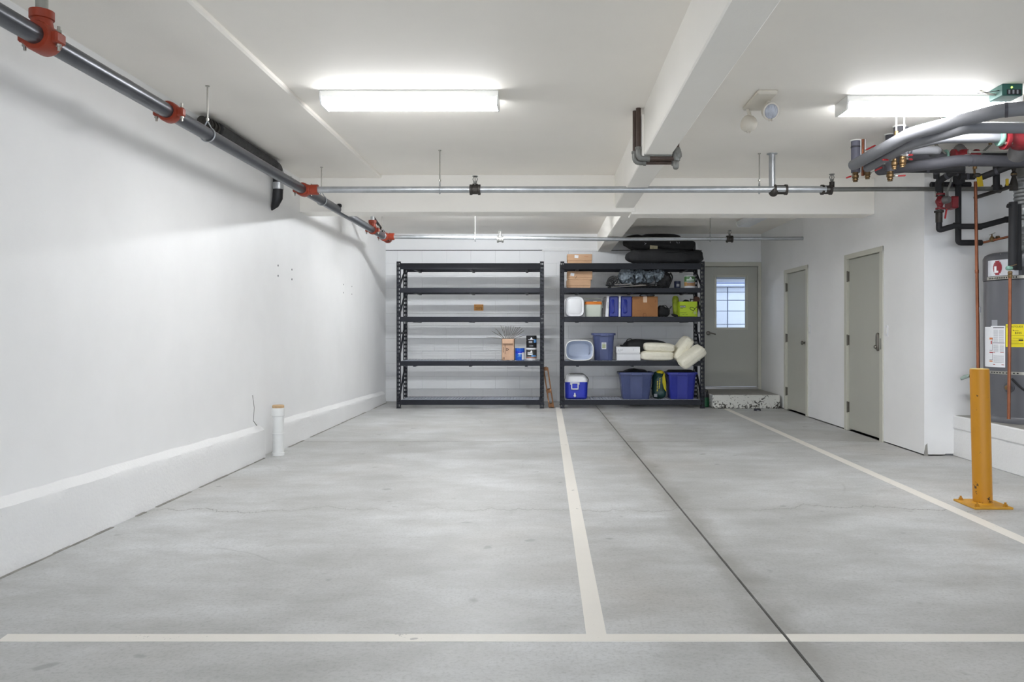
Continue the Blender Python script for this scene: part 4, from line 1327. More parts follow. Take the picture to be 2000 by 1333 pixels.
b = thing('nylon_tarp', 'crumpled grey nylon tarp bundle on the second shelf', 'tarp', (sx_(1245), 12.35, z2))
m = MB()
for px, py, rx, rz, s in ((1226, 540, .115, .115, 1), (1249, 541, .085, .12, 2), (1268, 542, .085, .115, 3), (1286, 539, .09, .10, 4)):
    m.blob((sx_(px), 12.33, PZ(py, 12.3)), (rx, 0.16, rz), 0.9, 0.9, 48, 26, 0.05, 11, Matrix.Rotation(R(s * 21), 4, 'Y'), s, None, True)
m.build('tarp_folds', GREYC, b)
for px in (1238, 1259, 1277):
    MB().tube([(sx_(px) + 0.02 * math.sin(a * .6), 12.17 - 0.03 * math.sin(a * 0.5), z2 + 0.03 + 0.025 * a) for a in range(8)], 0.007, 6).build('lashing', BLACKC, b)
b = thing('camp_bag', 'slumped dark bag between the grey tarp and the little navy can', 'bag', (sx_(1300), 12.36, z2))
MB().blob((sx_(1300), 12.36, z2 + 0.125), (0.095, 0.17, 0.13), 0.7, 0.7, 36, 20, 0.03, 9, Matrix.Rotation(R(8), 4, 'Y'), 6, None, True).build('bag_body', BLACKG, b)
MB().tube(bend([(sx_(1309), 12.2, z2 + 0.24), (sx_(1314), 12.19, z2 + 0.17), (sx_(1307), 12.18, z2 + 0.05)], 0.05), 0.012, 8).build('strap', BLACKC, b)
b = thing('ground_cloth', 'flat black cloth spread under the grey tarp', 'cloth', (sx_(1245), 12.33, z2))
MB().blob((sx_(1246), 12.34, z2 + 0.024), (0.40, 0.19, 0.024), 0.7, 0.5, 40, 10, 0.012, 7, None, 8, -0.023).build('folded_cloth', BLACKC, b)
MB().box(sx_(1236), sx_(1241), 12.14, 12.52, z2 + 0.044, z2 + 0.05, 0.002).build('binding', BLACKG, b)
def pole(label, p, q, s0, s1):
    p, q = Vector(p), Vector(q)
    o = thing('tent_pole', label, 'pole', tuple(p), 'silver tent poles')
    MB().cyl(p, q, 0.0085, 8).build('pole_rod', BLACKP, o)
    MB().cyl(p.lerp(q, s0), p.lerp(q, s1), 0.0095, 10).build('silver_section', CHROME, o)
    MB().lathe([(0.012, 0), (0.014, 0.02), (0.009, 0.045)], p, q - p, 8).build('end_tip', BLACKP, o)
pole('upper silver and black tent pole under the grey tarp', at(1183, 557.5, 12.13), at(1268, 553.5, 12.13), 0.2, 0.6)
pole('lower slanting silver tent pole on the shelf edge', at(1187, 562.3, 12.10), at(1297, 554.5, 12.10), 0.06, 0.68)
NAVY = pm('navy can print', (30, 38, 66), 0.4)
can('paint_can', 'little navy can with a white base on the second shelf', sx_(1323, 12.3), 12.3, z2, 0.050, 0.112, NAVY, 'cans on the racks', ((-89, 89, 0.0, 0.08, PAPER), (-25, 25, 0.25, 0.62, PAPERG)), lidmat=NAVY)
GRNC = pm('green can print', (70, 112, 62), 0.45, 0, 0.1)
can('paint_can', 'green and brown paint can at the right end of the second shelf', sx_(1347, 12.25), 12.25, z2, 0.083, 0.19, PAPER, 'cans on the racks',
    ((-89, 89, 0.52, 0.96, GRNC), (-89, 89, 0.18, 0.50, pm('brown can print', (150, 112, 74), 0.5)), (-45, 45, 0.60, 0.74, pm('pale green print', (182, 198, 186), 0.5)), (-40, 40, 0.42, 0.5, PAPERG), (40, 89, 0.2, 0.5, pm('tan print', (176, 130, 72), 0.5))), mark=(0.76, 0.9, 14, PAPER), lidmat=GRNC)

# ------------------------------------------------------------------ right rack, third shelf
z3 = ZD_[2]
wb = thing('white_bin', 'white rounded plastic bin with its flat bottom facing out', 'bin', (sx_(1122.5, 12.12), 12.25, z3))
def xz_ring(cx, cz, w, h, r, y, n=5, k=0.0):
    return [(x, y, z) for x, z, _ in rrect(cx, cz, w, h, r, 0, n)]
cxw, czw = sx_(1122.7, 12.12), z3 + 0.158
MB().loft([xz_ring(cxw, czw, .25, .27, .06, 12.13), xz_ring(cxw, czw, .275, .295, .075, 12.125), xz_ring(cxw, czw, .288, .308, .08, 12.14), xz_ring(cxw, czw, .305, .316, .085, 12.42), xz_ring(cxw, czw, .32, .316, .085, 12.44)]).build('bin_body', WHITEP, wb)
MB().loft([xz_ring(cxw, czw, .215, .235, .05, 12.128), xz_ring(cxw, czw, .205, .225, .05, 12.124)]).build('base_panel', WHITEP, wb)

oc = thing('picnic_cooler', 'small white cooler with an orange lid and folding handle', 'cooler', (sx_(1159), 12.32, z3))
c0, c1 = sx_(1143), sx_(1175.5)
cm = (c0 + c1) / 2
MB().loft([rrect(cm, 12.32, .235, .20, .03, z3), rrect(cm, 12.32, .245, .21, .03, z3 + 0.01), rrect(cm, 12.32, .262, .225, .03, z3 + 0.19)]).build('cooler_body', SAGE, oc)
lid = MB().loft([rrect(cm, 12.32, .266, .23, .03, z3 + 0.191), rrect(cm, 12.32, .27, .234, .03, z3 + 0.215), rrect(cm, 12.32, .25, .21, .03, z3 + 0.236)]).build('lid', ORANGE, oc)
MB().box(cm - 0.005, cm + 0.06, 12.25, 12.33, z3 + 0.235, z3 + 0.25, 0.004).build('lid_grip', SAGE, lid)
MB().tube(bend([(c0 - 0.004, 12.32, z3 + 0.20), (c0 - 0.01, 12.32, z3 + 0.285), (c1 + 0.004, 12.32, z3 + 0.285), (c1 + 0.016, 12.30, z3 + 0.14)], 0.025), 0.0065, 8).build('handle', SAGE, oc)

def blue_cooler(px0, pl, px1, label, lean):
    x0, xl, x1 = sx_(px0), sx_(pl), sx_(px1)
    c = thing('blue_cooler', label, 'cooler', ((x0 + x1) / 2, 12.32, z3), 'royal blue coolers on the third shelf')
    MB().box(xl, x1, 12.2, 12.50, z3, z3 + 0.318, 0.012).build('cooler_body', BLUED, c)
    w = x1 - xl
    MB().loft([xz_ring(xl + w * .36, z3 + .16, w * .42, .22, .03, 12.199), xz_ring(xl + w * .36, z3 + .16, w * .34, .20, .03, 12.193)]).build('side_panel', BLUED, c)
    MB().prism([(x0 - lean, 12.195, z3), (xl - 0.004 - lean * .4, 12.195, z3), (xl - 0.001, 12.195, z3 + 0.32), (x0, 12.195, z3 + 0.32)], (0, 0.31, 0)).build('lid', WHITEP, c)
    MB().box(x0 + 0.010, x0 + 0.018, 12.19, 12.196, z3 + 0.13, z3 + 0.23, 0.002).build('latch', PAPERG, c)
blue_cooler(1185.5, 1190, 1208, 'royal blue cooler on its side, next to the small orange lidded cooler', 0.022)
blue_cooler(1208.8, 1212.5, 1234.5, 'royal blue cooler on its side, next to the brown carton', 0.004)
FRM = thing('folded_frame', 'thin grey folded frame standing beside the blue coolers', 'frame', (sx_(1180), 12.4, z3))
MB().tube(bend([(sx_(1178), 12.4, z3 + 0.005), (sx_(1181), 12.4, z3 + 0.31), (sx_(1186), 12.42, z3 + 0.312)], 0.02), 0.006, 6).build('frame_tube', GALVD, FRM)
MB().box(sx_(1177.5), sx_(1180), 12.42, 12.44, z3, z3 + 0.26, 0.002).build('frame_panel', GALVD, FRM)

cb = carton('brown_carton', 'large brown carton beside the blue coolers', sx_(1235), sx_(1285), 12.2, 12.52, z3, z3 + 0.312, CARD2, None, tape=True)
x0 = sx_(1237)
strokes(cb, [(x0 + i * 0.017, z3 + 0.268, x0 + i * 0.017 + 0.01, z3 + 0.284) for i in range(5)] + [(x0 + 0.055 + i * 0.016, z3 + 0.086, x0 + 0.063 + i * 0.016, z3 + 0.098) for i in range(4)] + [(sx_(1279), z3 + 0.22, sx_(1279) + .014, z3 + 0.24), (sx_(1279), z3 + 0.24, sx_(1279) + .014, z3 + 0.255)], 12.199, pm('faint carton print', (118, 80, 52), 0.8), 'printed_marks', 0.005)
MB().tube([(sx_(1259) + 0.026 * math.cos(R(a)), 12.199, z3 + 0.028 + 0.026 * math.sin(R(a))) for a in range(-60, 250, 20)], 0.003, 5).build('printed_ring', MATS['faint carton print'], cb)
pb = thing('plastic_wrap', 'crinkled clear plastic wrap on top of the brown carton', 'wrap', (sx_(1266), 12.35, z3 + 0.315))
MB().blob((sx_(1266), 12.34, z3 + 0.338), (0.115, 0.12, 0.024), 0.8, 0.8, 30, 12, 0.02, 14, None, 4).build('wrap_folds', pm('grey plastic film', (92, 94, 98), 0.25, 0, 0.4, 30), pb)
MB().blob((sx_(1258), 12.25, z3 + 0.332), (0.05, 0.04, 0.014), 0.8, 0.8, 18, 8, 0.01, 20, None, 7).build('wrap_end', PAPERG, pb)

bb = thing('gear_bag', 'small black strapped bag between the brown carton and the lime carton', 'bag', (sx_(1298), 12.33, z3))
MB().blob((sx_(1297.5), 12.33, z3 + 0.075), (0.098, 0.11, 0.078), 0.7, 0.6, 36, 18, 0.016, 12, None, 3, -0.074).build('bag_body', BLACKC, bb)
MB().blob((sx_(1294), 12.31, z3 + 0.135), (0.055, 0.08, 0.045), 0.8, 0.8, 24, 12, 0.012, 14, None, 13).build('top_flap', BLACKC, bb)
MB().tube(bend([(sx_(1294), 12.25, z3 + 0.17), (sx_(1300), 12.24, z3 + 0.185), (sx_(1306), 12.24, z3 + 0.13)], 0.03), 0.006, 6).build('strap', BLACKP, bb)
MB().tube([(sx_(1305), 12.26, z3 + 0.09), (sx_(1309), 12.24, z3 + 0.13), (sx_(1312.5), 12.24, z3 + 0.165)], 0.010, 8).build('strap', BLACKP, bb)
MB().blob((sx_(1317), 12.16, z3 + 0.022), (0.055, 0.05, 0.02), 0.8, 0.8, 20, 10, 0.006, 15, Matrix.Rotation(R(16), 4, 'Y')).build('strap_end', BLACKC, bb)
lw_ = thing('lime_bundle', 'lime green wrapped bundle standing behind the lime carton', 'bundle', (sx_(1320), 12.38, z3))
MB().blob((sx_(1320.5, 12.35), 12.38, z3 + 0.165), (0.052, 0.05, 0.168), 0.5, 0.8, 24, 20, 0.010, 14, Matrix.Rotation(R(-3), 4, 'Y'), 5).build('bundle_body', LIMED, lw_)
MB().blob((sx_(1319.5, 12.35), 12.36, z3 + 0.30), (0.03, 0.04, 0.035), 0.8, 0.8, 16, 10, 0.006, 20).build('bundle_knot', LIMED, lw_)
l0, l1 = sx_(1326.5), sx_(1362)
lc = thing('lime_carton', 'open lime green tool carton with a dark name plate', 'box', ((l0 + l1) / 2, 12.3, z3))
m = MB()
zt = z3 + 0.236
m.box(l0, l1, 12.19, 12.195, z3, zt).box(l0, l1, 12.43, 12.435, z3, zt).box(l0, l0 + 0.005, 12.19, 12.435, z3, zt).box(l1 - 0.005, l1, 12.19, 12.435, z3, zt).box(l0, l1, 12.19, 12.435, z3, z3 + 0.005)
m.build('box_body', LIME, lc)
MB().box(l0 + 0.012, l0 + 0.098, 12.1875, 12.1905, zt - 0.094, zt - 0.062, 0.001).build('name_plate', pm('plate grey', (58, 62, 48), 0.5), lc)
text('RYOBI', 0.028, (l0 + 0.016, 12.187, zt - 0.088), lc, PAPER, sx=1.0)
olive = pm('olive print', (92, 110, 14), 0.6)
strokes(lc, [(l0 + 0.015, zt - 0.105, l0 + 0.06, zt - 0.105), (l0 + 0.015, zt - 0.172, l0 + 0.11, zt - 0.172), (l0 + 0.05, zt - 0.203, l0 + 0.08, zt - 0.203), (l0 + 0.10, zt - 0.205, l0 + 0.13, zt - 0.205), (l1 - 0.035, zt - 0.208, l1 - 0.015, zt - 0.208)], 12.189, olive, 'printed_marks', 0.007)
dm_ = MB()
cx_, cz_ = l0 + 0.205, zt - 0.112
dm_.tube([(cx_ + 0.036 * math.cos(R(a)) - 0.004, 12.189, cz_ + 0.022 * math.sin(R(a)) - 0.008 * math.cos(R(a))) for a in range(0, 361, 24)], 0.004, 6, False)
dm_.bar((cx_ + 0.03, 12.189, cz_ + 0.0), (cx_ + 0.068, 12.189, cz_ + 0.026), 0.008, 0.001, up=(0, 1, 0)).bar((cx_ - 0.005, 12.189, cz_ - 0.07), (cx_ + 0.03, 12.189, cz_ - 0.004), 0.003, 0.001, up=(0, 1, 0))
dm_.prism([(cx_ + 0.058, 12.1885, cz_ + 0.018), (cx_ + 0.078, 12.1885, cz_ + 0.018), (cx_ + 0.066, 12.1885, cz_ + 0.042)], (0, 0.001, 0))
dm_.build('tool_picture', INKB, lc)
MB().lathe([(0.022, 0), (0.022, 0.001)], (cx_ + 0.036, 12.19, cz_ - 0.062), (0, -1, 0), 16).build('round_seal', pm('pale seal', (160, 172, 110), 0.6), lc)
bt = thing('black_tool', 'black tool sticking out of the lime carton', 'tool', (sx_(1345), 12.3, z3 + 0.1))
MB().blob((sx_(1343), 12.31, z3 + 0.215), (0.06, 0.06, 0.055), 0.8, 0.8, 22, 12, 0.012, 16).build('tool_body', BLACKP, bt)
MB().tube([(sx_(1349), 12.28, z3 + 0.2), (sx_(1351), 12.28, z3 + 0.285)], 0.008, 8).build('tool_handle', BLACKP, bt)
br = thing('brown_pouch', 'brown pouch in the upper right corner behind the lime carton', 'pouch', (sx_(1359), 12.47, z3 + 0.23))
MB().blob((sx_(1358, 12.46), 12.46, z3 + 0.16), (0.055, 0.02, 0.165), 0.5, 0.6, 24, 14, 0.006, 12, Matrix.Rotation(R(10), 4, 'Y')).build('pouch_body', pm('brown leather', (92, 58, 46), 0.6), br)
MB().box(sx_(1353), sx_(1362), 12.43, 12.445, z3 + 0.27, z3 + 0.285, 0.003).build('pouch_strap', pm('dark leather', (58, 38, 32), 0.6), br)

# ------------------------------------------------------------------ right rack, fourth shelf
tb = thing('wash_tub', 'white translucent wash tub tipped so its open side faces out', 'tub', (sx_(1132, 12.08), 12.2, z4))
ctx, ctz = sx_(1132, 12.08), z4 + 0.16
def tub_ring(w, h, y, e=0.62, dz=0.0):
    out = []
    for i in range(40):
        a = 2 * math.pi * i / 40
        out.append((ctx + w / 2 * math.copysign(abs(math.cos(a)) ** e, math.cos(a)), y, ctz + dz + h / 2 * math.copysign(abs(math.sin(a)) ** e, math.sin(a))))
    return out
MB().loft([tub_ring(.42, .312, 12.085), tub_ring(.36, .25, 12.30), tub_ring(.335, .225, 12.325), tub_ring(.30, .19, 12.327), tub_ring(.29, .18, 12.322), tub_ring(.325, .215, 12.318), tub_ring(.35, .24, 12.29), tub_ring(.405, .297, 12.085)], False, False).add([(p) for p in tub_ring(.29, .18, 12.322)], [tuple(range(40))]).add([(p) for p in tub_ring(.30, .19, 12.327)], [tuple(range(40))]).build('tub_shell', TUB, tb)
r_ = tub_ring(.418, .308, 12.082)
MB().tube(r_ + [r_[0]], 0.0075, 8, False).build('rim', WHITEM, tb)

t3 = tote('storage_tote', 'tall slate blue bin with a paper label on the fourth shelf', sx_(1156.5), sx_(1203), 12.18, 12.60, z4, z4 + 0.425, TOTE1, 'blue storage bins', 0.88, lid=None)
stx = sx_(1179.5)
lb = MB().box(stx - 0.036, stx + 0.036, 12.192, 12.20, z4 + 0.175, z4 + 0.28, 0.001).build('paper_label', PAPER, t3)
MB().box(stx - 0.027, stx + 0.027, 12.1912, 12.1925, z4 + 0.19, z4 + 0.255).build('label_print', pm('sage print', (166, 172, 140), 0.7), t3)
MB().box(stx - 0.025, stx + 0.025, 12.1912, 12.1925, z4 + 0.262, z4 + 0.274).build('label_print', PAPERG, t3)

c3 = carton('white_carton', 'lower plain white box of the stacked pair', sx_(1204.5), sx_(1250.5), 12.16, 12.42, z4, z4 + 0.104, WHITEP, 'white boxes on the fourth shelf', lid=0.0, seam=False)
c4 = carton('white_carton', 'upper white box with a pencilled scrawl', sx_(1203.5), sx_(1249.5), 12.15, 12.43, z4 + 0.105, z4 + 0.212, WHITEP, 'white boxes on the fourth shelf', lid=0.092)
for bx_, zz in ((c3, z4 + 0.052),):
    MB().box(sx_(1204.5) + 0.004, sx_(1250.5) - 0.004, 12.1588, 12.1605, zz + 0.046, zz + 0.0475).build('lid_edge', PAPERG, bx_)
q = sx_(1206)
strokes(c4, [(q, z4 + .14, q + .012, z4 + .175), (q + .012, z4 + .175, q + .02, z4 + .14), (q + .026, z4 + .14, q + .038, z4 + .18), (q + .042, z4 + .14, q + .05, z4 + .172), (q + .05, z4 + .172, q + .062, z4 + .15), (q + .062, z4 + .15, q + .07, z4 + .178), (q + .07, z4 + .178, q + .08, z4 + .155), (sx_(1236), z4 + .15, sx_(1236) + .004, z4 + .185)], 12.149, PAPERG, 'scrawl', 0.003)

lb = thing('long_bag', 'long black bag with a loop handle lying behind the white boxes', 'bag', (sx_(1262, 12.48), 12.5, z4 + 0.12))
MB().blob((sx_(1263, 12.45), 12.47, z4 + 0.20), (0.37, 0.15, 0.125), 0.75, 0.7, 44, 18, 0.012, 6, Matrix.Rotation(R(3), 4, 'Y'), 4).build('bag_body', BLACKC, lb)
MB().tube(bend([(sx_(1221, 12.4), 12.37, z4 + 0.215), (sx_(1224, 12.4), 12.36, z4 + 0.33), (sx_(1235, 12.4), 12.37, z4 + 0.335), (sx_(1233, 12.4), 12.37, z4 + 0.25)], 0.05), 0.008, 8).build('handle', BLACKC, lb)
MB().blob((sx_(1218, 12.3), 12.34, z4 + 0.228), (0.06, 0.05, 0.014), 0.8, 0.8, 18, 8).build('loose_strap', BLACKC, lb)
MB().box(sx_(1277.5, 12.3), sx_(1279, 12.3), 12.31, 12.325, z4 + 0.235, z4 + 0.275, 0.002).build('zip_pull', ORANGE, lb)

pillow('cream cushion at the bottom of the flat pair, over the shelf edge', (sx_(1282, 12.2), 12.21, z4 + 0.075), (0.245, 0.20, 0.075), Matrix.Rotation(R(0.5), 4, 'Y'), seed=1, strap=False)
pillow('cream cushion on top of the flat pair with its strap hanging', (sx_(1287, 12.2), 12.22, z4 + 0.205), (0.228, 0.19, 0.070), Matrix.Rotation(R(2.5), 4, 'Y'), seed=2)
pillow('cream cushion standing steeply, propped against the flat pair', (sx_(1331.5, 12.2), 12.24, z4 + 0.185), (0.205, 0.19, 0.082), Matrix.Rotation(R(-53), 4, 'Y') @ Matrix.Rotation(R(6), 4, 'X'), seed=3, mat=CREAM)
pillow('cream cushion slumped over the rack corner in front of the post', (sx_(1350.5, 11.95), 11.95, z4 + 0.070), (0.215, 0.165, 0.088), Matrix.Rotation(R(-37), 4, 'Y') @ Matrix.Rotation(R(10), 4, 'X'), seed=4, mat=CREAM, strap=False)
bpy_l = [o for o in COL.objects if o.get('label', '').startswith('cream cushion slumped')][0]
MB().bar((sx_(1346, 11.86), 11.852, z4 + 0.062), (sx_(1350, 11.86), 11.852, z4 + 0.09), 0.008, 0.004, up=(0, 1, 0)).build('care_tag', PAPERG, bpy_l)

# ------------------------------------------------------------------ right rack, bottom shelf
z5 = ZD_[4]
dc = thing('drink_cooler', 'blue drink cooler with a white domed lid and white spout', 'cooler', (sx_(1125.5), 12.3, z5))
d0, d1_ = sx_(1103.5), sx_(1148)
dm = (d0 + d1_) / 2
w = d1_ - d0
MB().loft([rrect(dm, 12.32, w - .05, .25, .05, z5), rrect(dm, 12.32, w - .012, .28, .06, z5 + .02), rrect(dm, 12.32, w, .29, .06, z5 + 0.262)]).build('cooler_body', BLUEW, dc)
MB().loft([rrect(dm, 12.32, w - 0.002, .288, .06, z5 + 0.263), rrect(dm, 12.32, w - 0.002, .288, .06, z5 + 0.285), rrect(dm - .003, 12.32, w - 0.05, .25, .06, z5 + 0.35), rrect(dm - .003, 12.32, w - 0.09, .21, .06, z5 + 0.372), rrect(dm - .003, 12.32, w - 0.14, .16, .05, z5 + 0.376)]).build('lid', WHITEP, dc)
MB().tube(bend([(d0 - 0.006, 12.32, z5 + 0.24), (d0 + 0.0, 12.33, z5 + 0.32), (d0 + .07, 12.34, z5 + 0.388), (d1_ - .06, 12.34, z5 + 0.388), (d1_ + 0.02, 12.33, z5 + 0.30), (d1_ + 0.006, 12.32, z5 + 0.23)], 0.05), 0.007, 8).build('bail_handle', GALVD, dc)
yk = 12.172
h = MB()
k0, k1 = sx_(1114, yk), sx_(1131.5, yk)
zk0, zk1 = PZ(761.5, yk), PZ(747.5, yk)
h.box(k0 - 0.004, k1 + 0.004, yk - 0.012, yk + 0.004, zk1 - 0.017, zk1, 0.003).box(k0 + 0.012, k0 + 0.028, yk - 0.012, yk + 0.004, zk0, zk1, 0.003).box(k1 - 0.028, k1 - 0.012, yk - 0.012, yk + 0.004, zk0, zk1, 0.003).box(k0 + 0.012, k1 - 0.012, yk - 0.012, yk + 0.004, zk0, zk0 + 0.017, 0.003)
for a in (k0 - 0.004, k1 - 0.016):
    h.box(a, a + 0.020, yk - 0.008, yk + 0.006, zk1 - 0.035, zk1, 0.003)
h.build('front_handle', WHITEM, dc)
MB().lathe([(0.021, 0), (0.021, 0.018), (0.012, 0.03)], (sx_(1122.7, yk), yk + 0.004, PZ(773.5, yk)), (0, -1, 0), 16).lathe([(0.010, 0), (0.010, 0.03), (0.004, 0.032)], (sx_(1122.7, yk), yk - 0.01, PZ(773.5, yk) + 0.015), (0, 0, 1), 10).build('spout', WHITEM, dc)
MB().lathe([(0.014, 0), (0.014, 0.01)], (d1_ - 0.001, 12.32, z5 + 0.24), (1, 0, 0), 12).build('handle_pivot', WHITEM, dc)

t1_ = tote('storage_tote', 'wide slate blue bin with a black bag bulging out of it', sx_(1208.5, 12.15), sx_(1278, 12.15), 12.12, 12.56, z5, z5 + 0.415, TOTE1, 'blue storage bins', 0.84)
text('RUBBERMAID', 0.026, (sx_(1212.6, 12.3), 12.30, z5 + 0.20), t1_, PAPERG, rot=(90, 90, 0)) if False else None
MB().box(sx_(1213, 12.3) - 0.004, sx_(1213, 12.3) + 0.014, 12.29, 12.31, z5 + 0.19, z5 + 0.29, 0.001).build('white_label', PAPERG, t1_)
bg = thing('trash_bag', 'black plastic bag bulging from the wide slate blue bin', 'bag', (sx_(1242), 12.34, z5 + 0.3))
MB().blob((sx_(1241, 12.3), 12.33, z5 + 0.385), (0.205, 0.17, 0.075), 0.8, 0.7, 36, 16, 0.02, 9, None, 6).build('bag_body', pm('black bag film', (24, 25, 28), 0.35, 0, 0.3, 12, 0.2, 30), bg)
MB().blob((sx_(1214, 12.3), 12.36, z5 + 0.41), (0.07, 0.10, 0.014), 0.8, 0.8, 20, 8, 0.01, 12).build('bag_edge', MATS['black bag film'], bg)

so = thing('soil_bag', 'dark green and yellow soil bag squeezed between the two open bins', 'bag', (sx_(1289), 12.34, z5))
MB().blob((sx_(1289, 12.25), 12.33, z5 + 0.205), (0.112, 0.10, 0.21), 0.6, 0.7, 36, 24, 0.022, 9, Matrix.Rotation(R(3), 4, 'Y'), 8).build('bag_body', SOIL, so)
MB().blob((sx_(1290, 12.25), 12.32, z5 + 0.405), (0.06, 0.07, 0.035), 0.8, 0.8, 20, 10, 0.012, 16, None, 2).build('bag_top', YLABEL, so)
yp = 12.228
MB().prism([(sx_(1293.5, yp), yp - 0.012, PZ(737, yp)), (sx_(1297.5, yp), yp - 0.012, PZ(728, yp)), (sx_(1300.5, yp), yp, PZ(748, yp)), (sx_(1301, yp), yp, PZ(765, yp)), (sx_(1297, yp), yp - 0.01, PZ(760, yp)), (sx_(1293.5, yp), yp - 0.014, PZ(748, yp))], (0, 0.05, 0)).build('yellow_panel', YLABEL, so)
strokes(so, [(sx_(1282.5 + i * 0.1, yp), PZ(764 - i * 3, yp), sx_(1284.2 + i * 0.1, yp), PZ(763 - i * 3, yp)) for i in range(7)] + [(sx_(1286.2 + i * .25, yp), PZ(759 - i * 3, yp), sx_(1288.2 + i * .25, yp), PZ(757.5 - i * 3, yp)) for i in range(7)], yp - 0.018, YLABEL, 'yellow_print', 0.012)
MB().box(sx_(1277.5, yp), sx_(1283.5, yp), yp - 0.012, yp + 0.04, PZ(775.5, yp), PZ(770, yp), 0.001).build('info_print', PAPERG, so)

t2_ = tote('storage_tote', 'bright blue bin at the right end of the bottom shelf', sx_(1303, 12.15), sx_(1363.5, 12.15), 12.12, 12.56, z5, z5 + 0.415, TOTE2, 'blue storage bins', 0.86)
MB().loft([rrect((sx_(1303, 12.15) + sx_(1363.5, 12.15)) / 2, 12.36, .42, .36, .06, z5 + 0.36), rrect((sx_(1303, 12.15) + sx_(1363.5, 12.15)) / 2, 12.36, .42, .36, .06, z5 + 0.415), rrect((sx_(1303, 12.15) + sx_(1363.5, 12.15)) / 2, 12.36, .36, .30, .06, z5 + 0.44)]).build('dark_filling', BLACKC, t2_)

# floor things by the step
gc = thing('watering_can', 'dark green watering can on the floor between rack and step', 'watering can', (2.472, 12.30, 0))
MB().lathe([(0.044, 0), (0.054, 0.012), (0.056, 0.11), (0.05, 0.15), (0.03, 0.162)], (2.472, 12.30, 0), (0, 0, 1), 24).build('can_body', GREEN, gc)
MB().lathe([(0.052, 0.151), (0.05, 0.20), (0.042, 0.235), (0.03, 0.24)], (2.470, 12.30, 0), (0, 0, 1), 20).build('black_top', BLACKP, gc)
MB().tube(bend([(2.455, 12.27, 0.21), (2.43, 12.26, 0.27), (2.50, 12.27, 0.265), (2.508, 12.29, 0.2)], 0.02), 0.007, 8).build('handle', BLACKP, gc)
pk = thing('door_wedge', 'small black puck on the floor in front of the step', 'door stop', (at(1479, 803, 11.72).x, 11.72, 0))
px_ = PX(1479, 11.72)
MB().lathe([(0.052, 0), (0.054, 0.008), (0.048, 0.03), (0.03, 0.034)], (px_, 11.72, 0), (0, 0, 1), 22).build('rubber_puck', BLACKP, pk)
MB().box(px_ - 0.02, px_ + 0.02, 11.663, 11.69, 0.008, 0.018, 0.001).build('worn_spot', PAPERG, pk)
# bits of grit on the floor

# ================================================================== BOILER PIPEWORK
def ins_pipe(name, label, pts, r, mat, seams=(), rad=0.12, group=None, n=18):
    p = thing(name, label, 'pipe', tuple(pts[0]), group)
    pl_ = bend(pts, rad, 6)
    MB().tube(pl_, r, n).build('insulation', mat, p)
    for u, w in seams:                       # (fraction along the path, width)
        tot = sum((b - a).length for a, b in zip(pl_, pl_[1:]))
        d = u * tot
        for a, b in zip(pl_, pl_[1:]):
            L = (b - a).length
            if d <= L:
                c = a.lerp(b, d / L)
                ax = (b - a).normalized()
                MB().lathe([(r + 0.0015, -w / 2), (r + 0.003, -w / 2 + 0.002), (r + 0.003, w / 2 - 0.002), (r + 0.0015, w / 2)], c, ax, n).build('tape_band', TAPE, p)
                break
            d -= L
    return p
V = Vector
pA = ins_pipe('insulated_pipe', 'thickest grey insulated pipe sweeping up to the right below the ceiling light', [V((2.668, 6.86, 2.635)), V((2.675, 5.80, 2.645)), V((3.02, 5.26, 2.665)), V((3.9, 4.95, 2.67))], 0.047, INSUL, ((0.66, 0.02), (0.80, 0.03)), 0.06)
pB = ins_pipe('insulated_pipe', 'grey insulated pipe running just under the thickest one', [V((2.765, 6.80, 2.60)), V((2.735, 5.90, 2.60)), V((2.91, 5.45, 2.598)), V((4.1, 5.45, 2.598))], 0.038, INSUL, (), 0.06)
pC = ins_pipe('insulated_pipe', 'grey insulated pipe ending at the upper red pump', [V((2.86, 6.25, 2.655)), V((2.98, 6.0, 2.662)), V((3.44, 6.0, 2.665))], 0.039, INSUL, (), 0.1)

def pump(name, label, c, ax, motor, s=1.0, flange=None):
    """wet rotor circulator: volute, two flanges, motor can"""
    c, ax, motor = V(c), V(ax).normalized(), V(motor).normalized()
    p = thing(name, label, 'pump', tuple(c), None)
    m = MB().lathe([(0.030 * s, -0.10 * s), (0.036 * s, -0.085 * s), (0.045 * s, -0.05 * s), (0.066 * s, -0.01 * s), (0.066 * s, 0.015 * s), (0.045 * s, 0.05 * s), (0.036 * s, 0.085 * s), (0.03 * s, 0.10 * s)], c, ax, 20)
    m.blob(c + motor * 0.02 * s, (0.062 * s, 0.062 * s, 0.055 * s), 0.8, 0.8, 20, 12)
    m.build('volute', REDP, p)
    for sg_ in (-1, 1):
        f = MB().lathe([(0.064 * s, -0.012 * s), (0.066 * s, 0), (0.064 * s, 0.012 * s)], c + ax * sg_ * 0.105 * s, ax, 20).build('flange', REDP, p)
        u = ax.orthogonal().normalized()
        for q in (0, 1):
            o = c + ax * sg_ * 0.105 * s + (u if q else -u) * 0.048 * s
            MB().cyl(o - ax * 0.022 * s, o + ax * 0.022 * s, 0.008 * s, 6).build('flange_bolt', ZINC, f)
    e = c + motor * 0.05 * s
    MB().lathe([(0.050 * s, 0), (0.055 * s, 0.01 * s), (0.055 * s, 0.085 * s), (0.046 * s, 0.10 * s), (0.01, 0.10 * s)], e, motor, 20).build('motor_can', pm('motor grey', (110, 108, 108), 0.5, 0.2), p)
    return p
GREENF = pm('green flange', (120, 160, 146), 0.5, 0.1, 0.1)
pump('red_pump', 'upper red circulator pump at the right frame edge with a green flange', (3.62, 6.0, 2.655), (1, 0, 0), (0.2, 0.75, -0.55), 1.25)
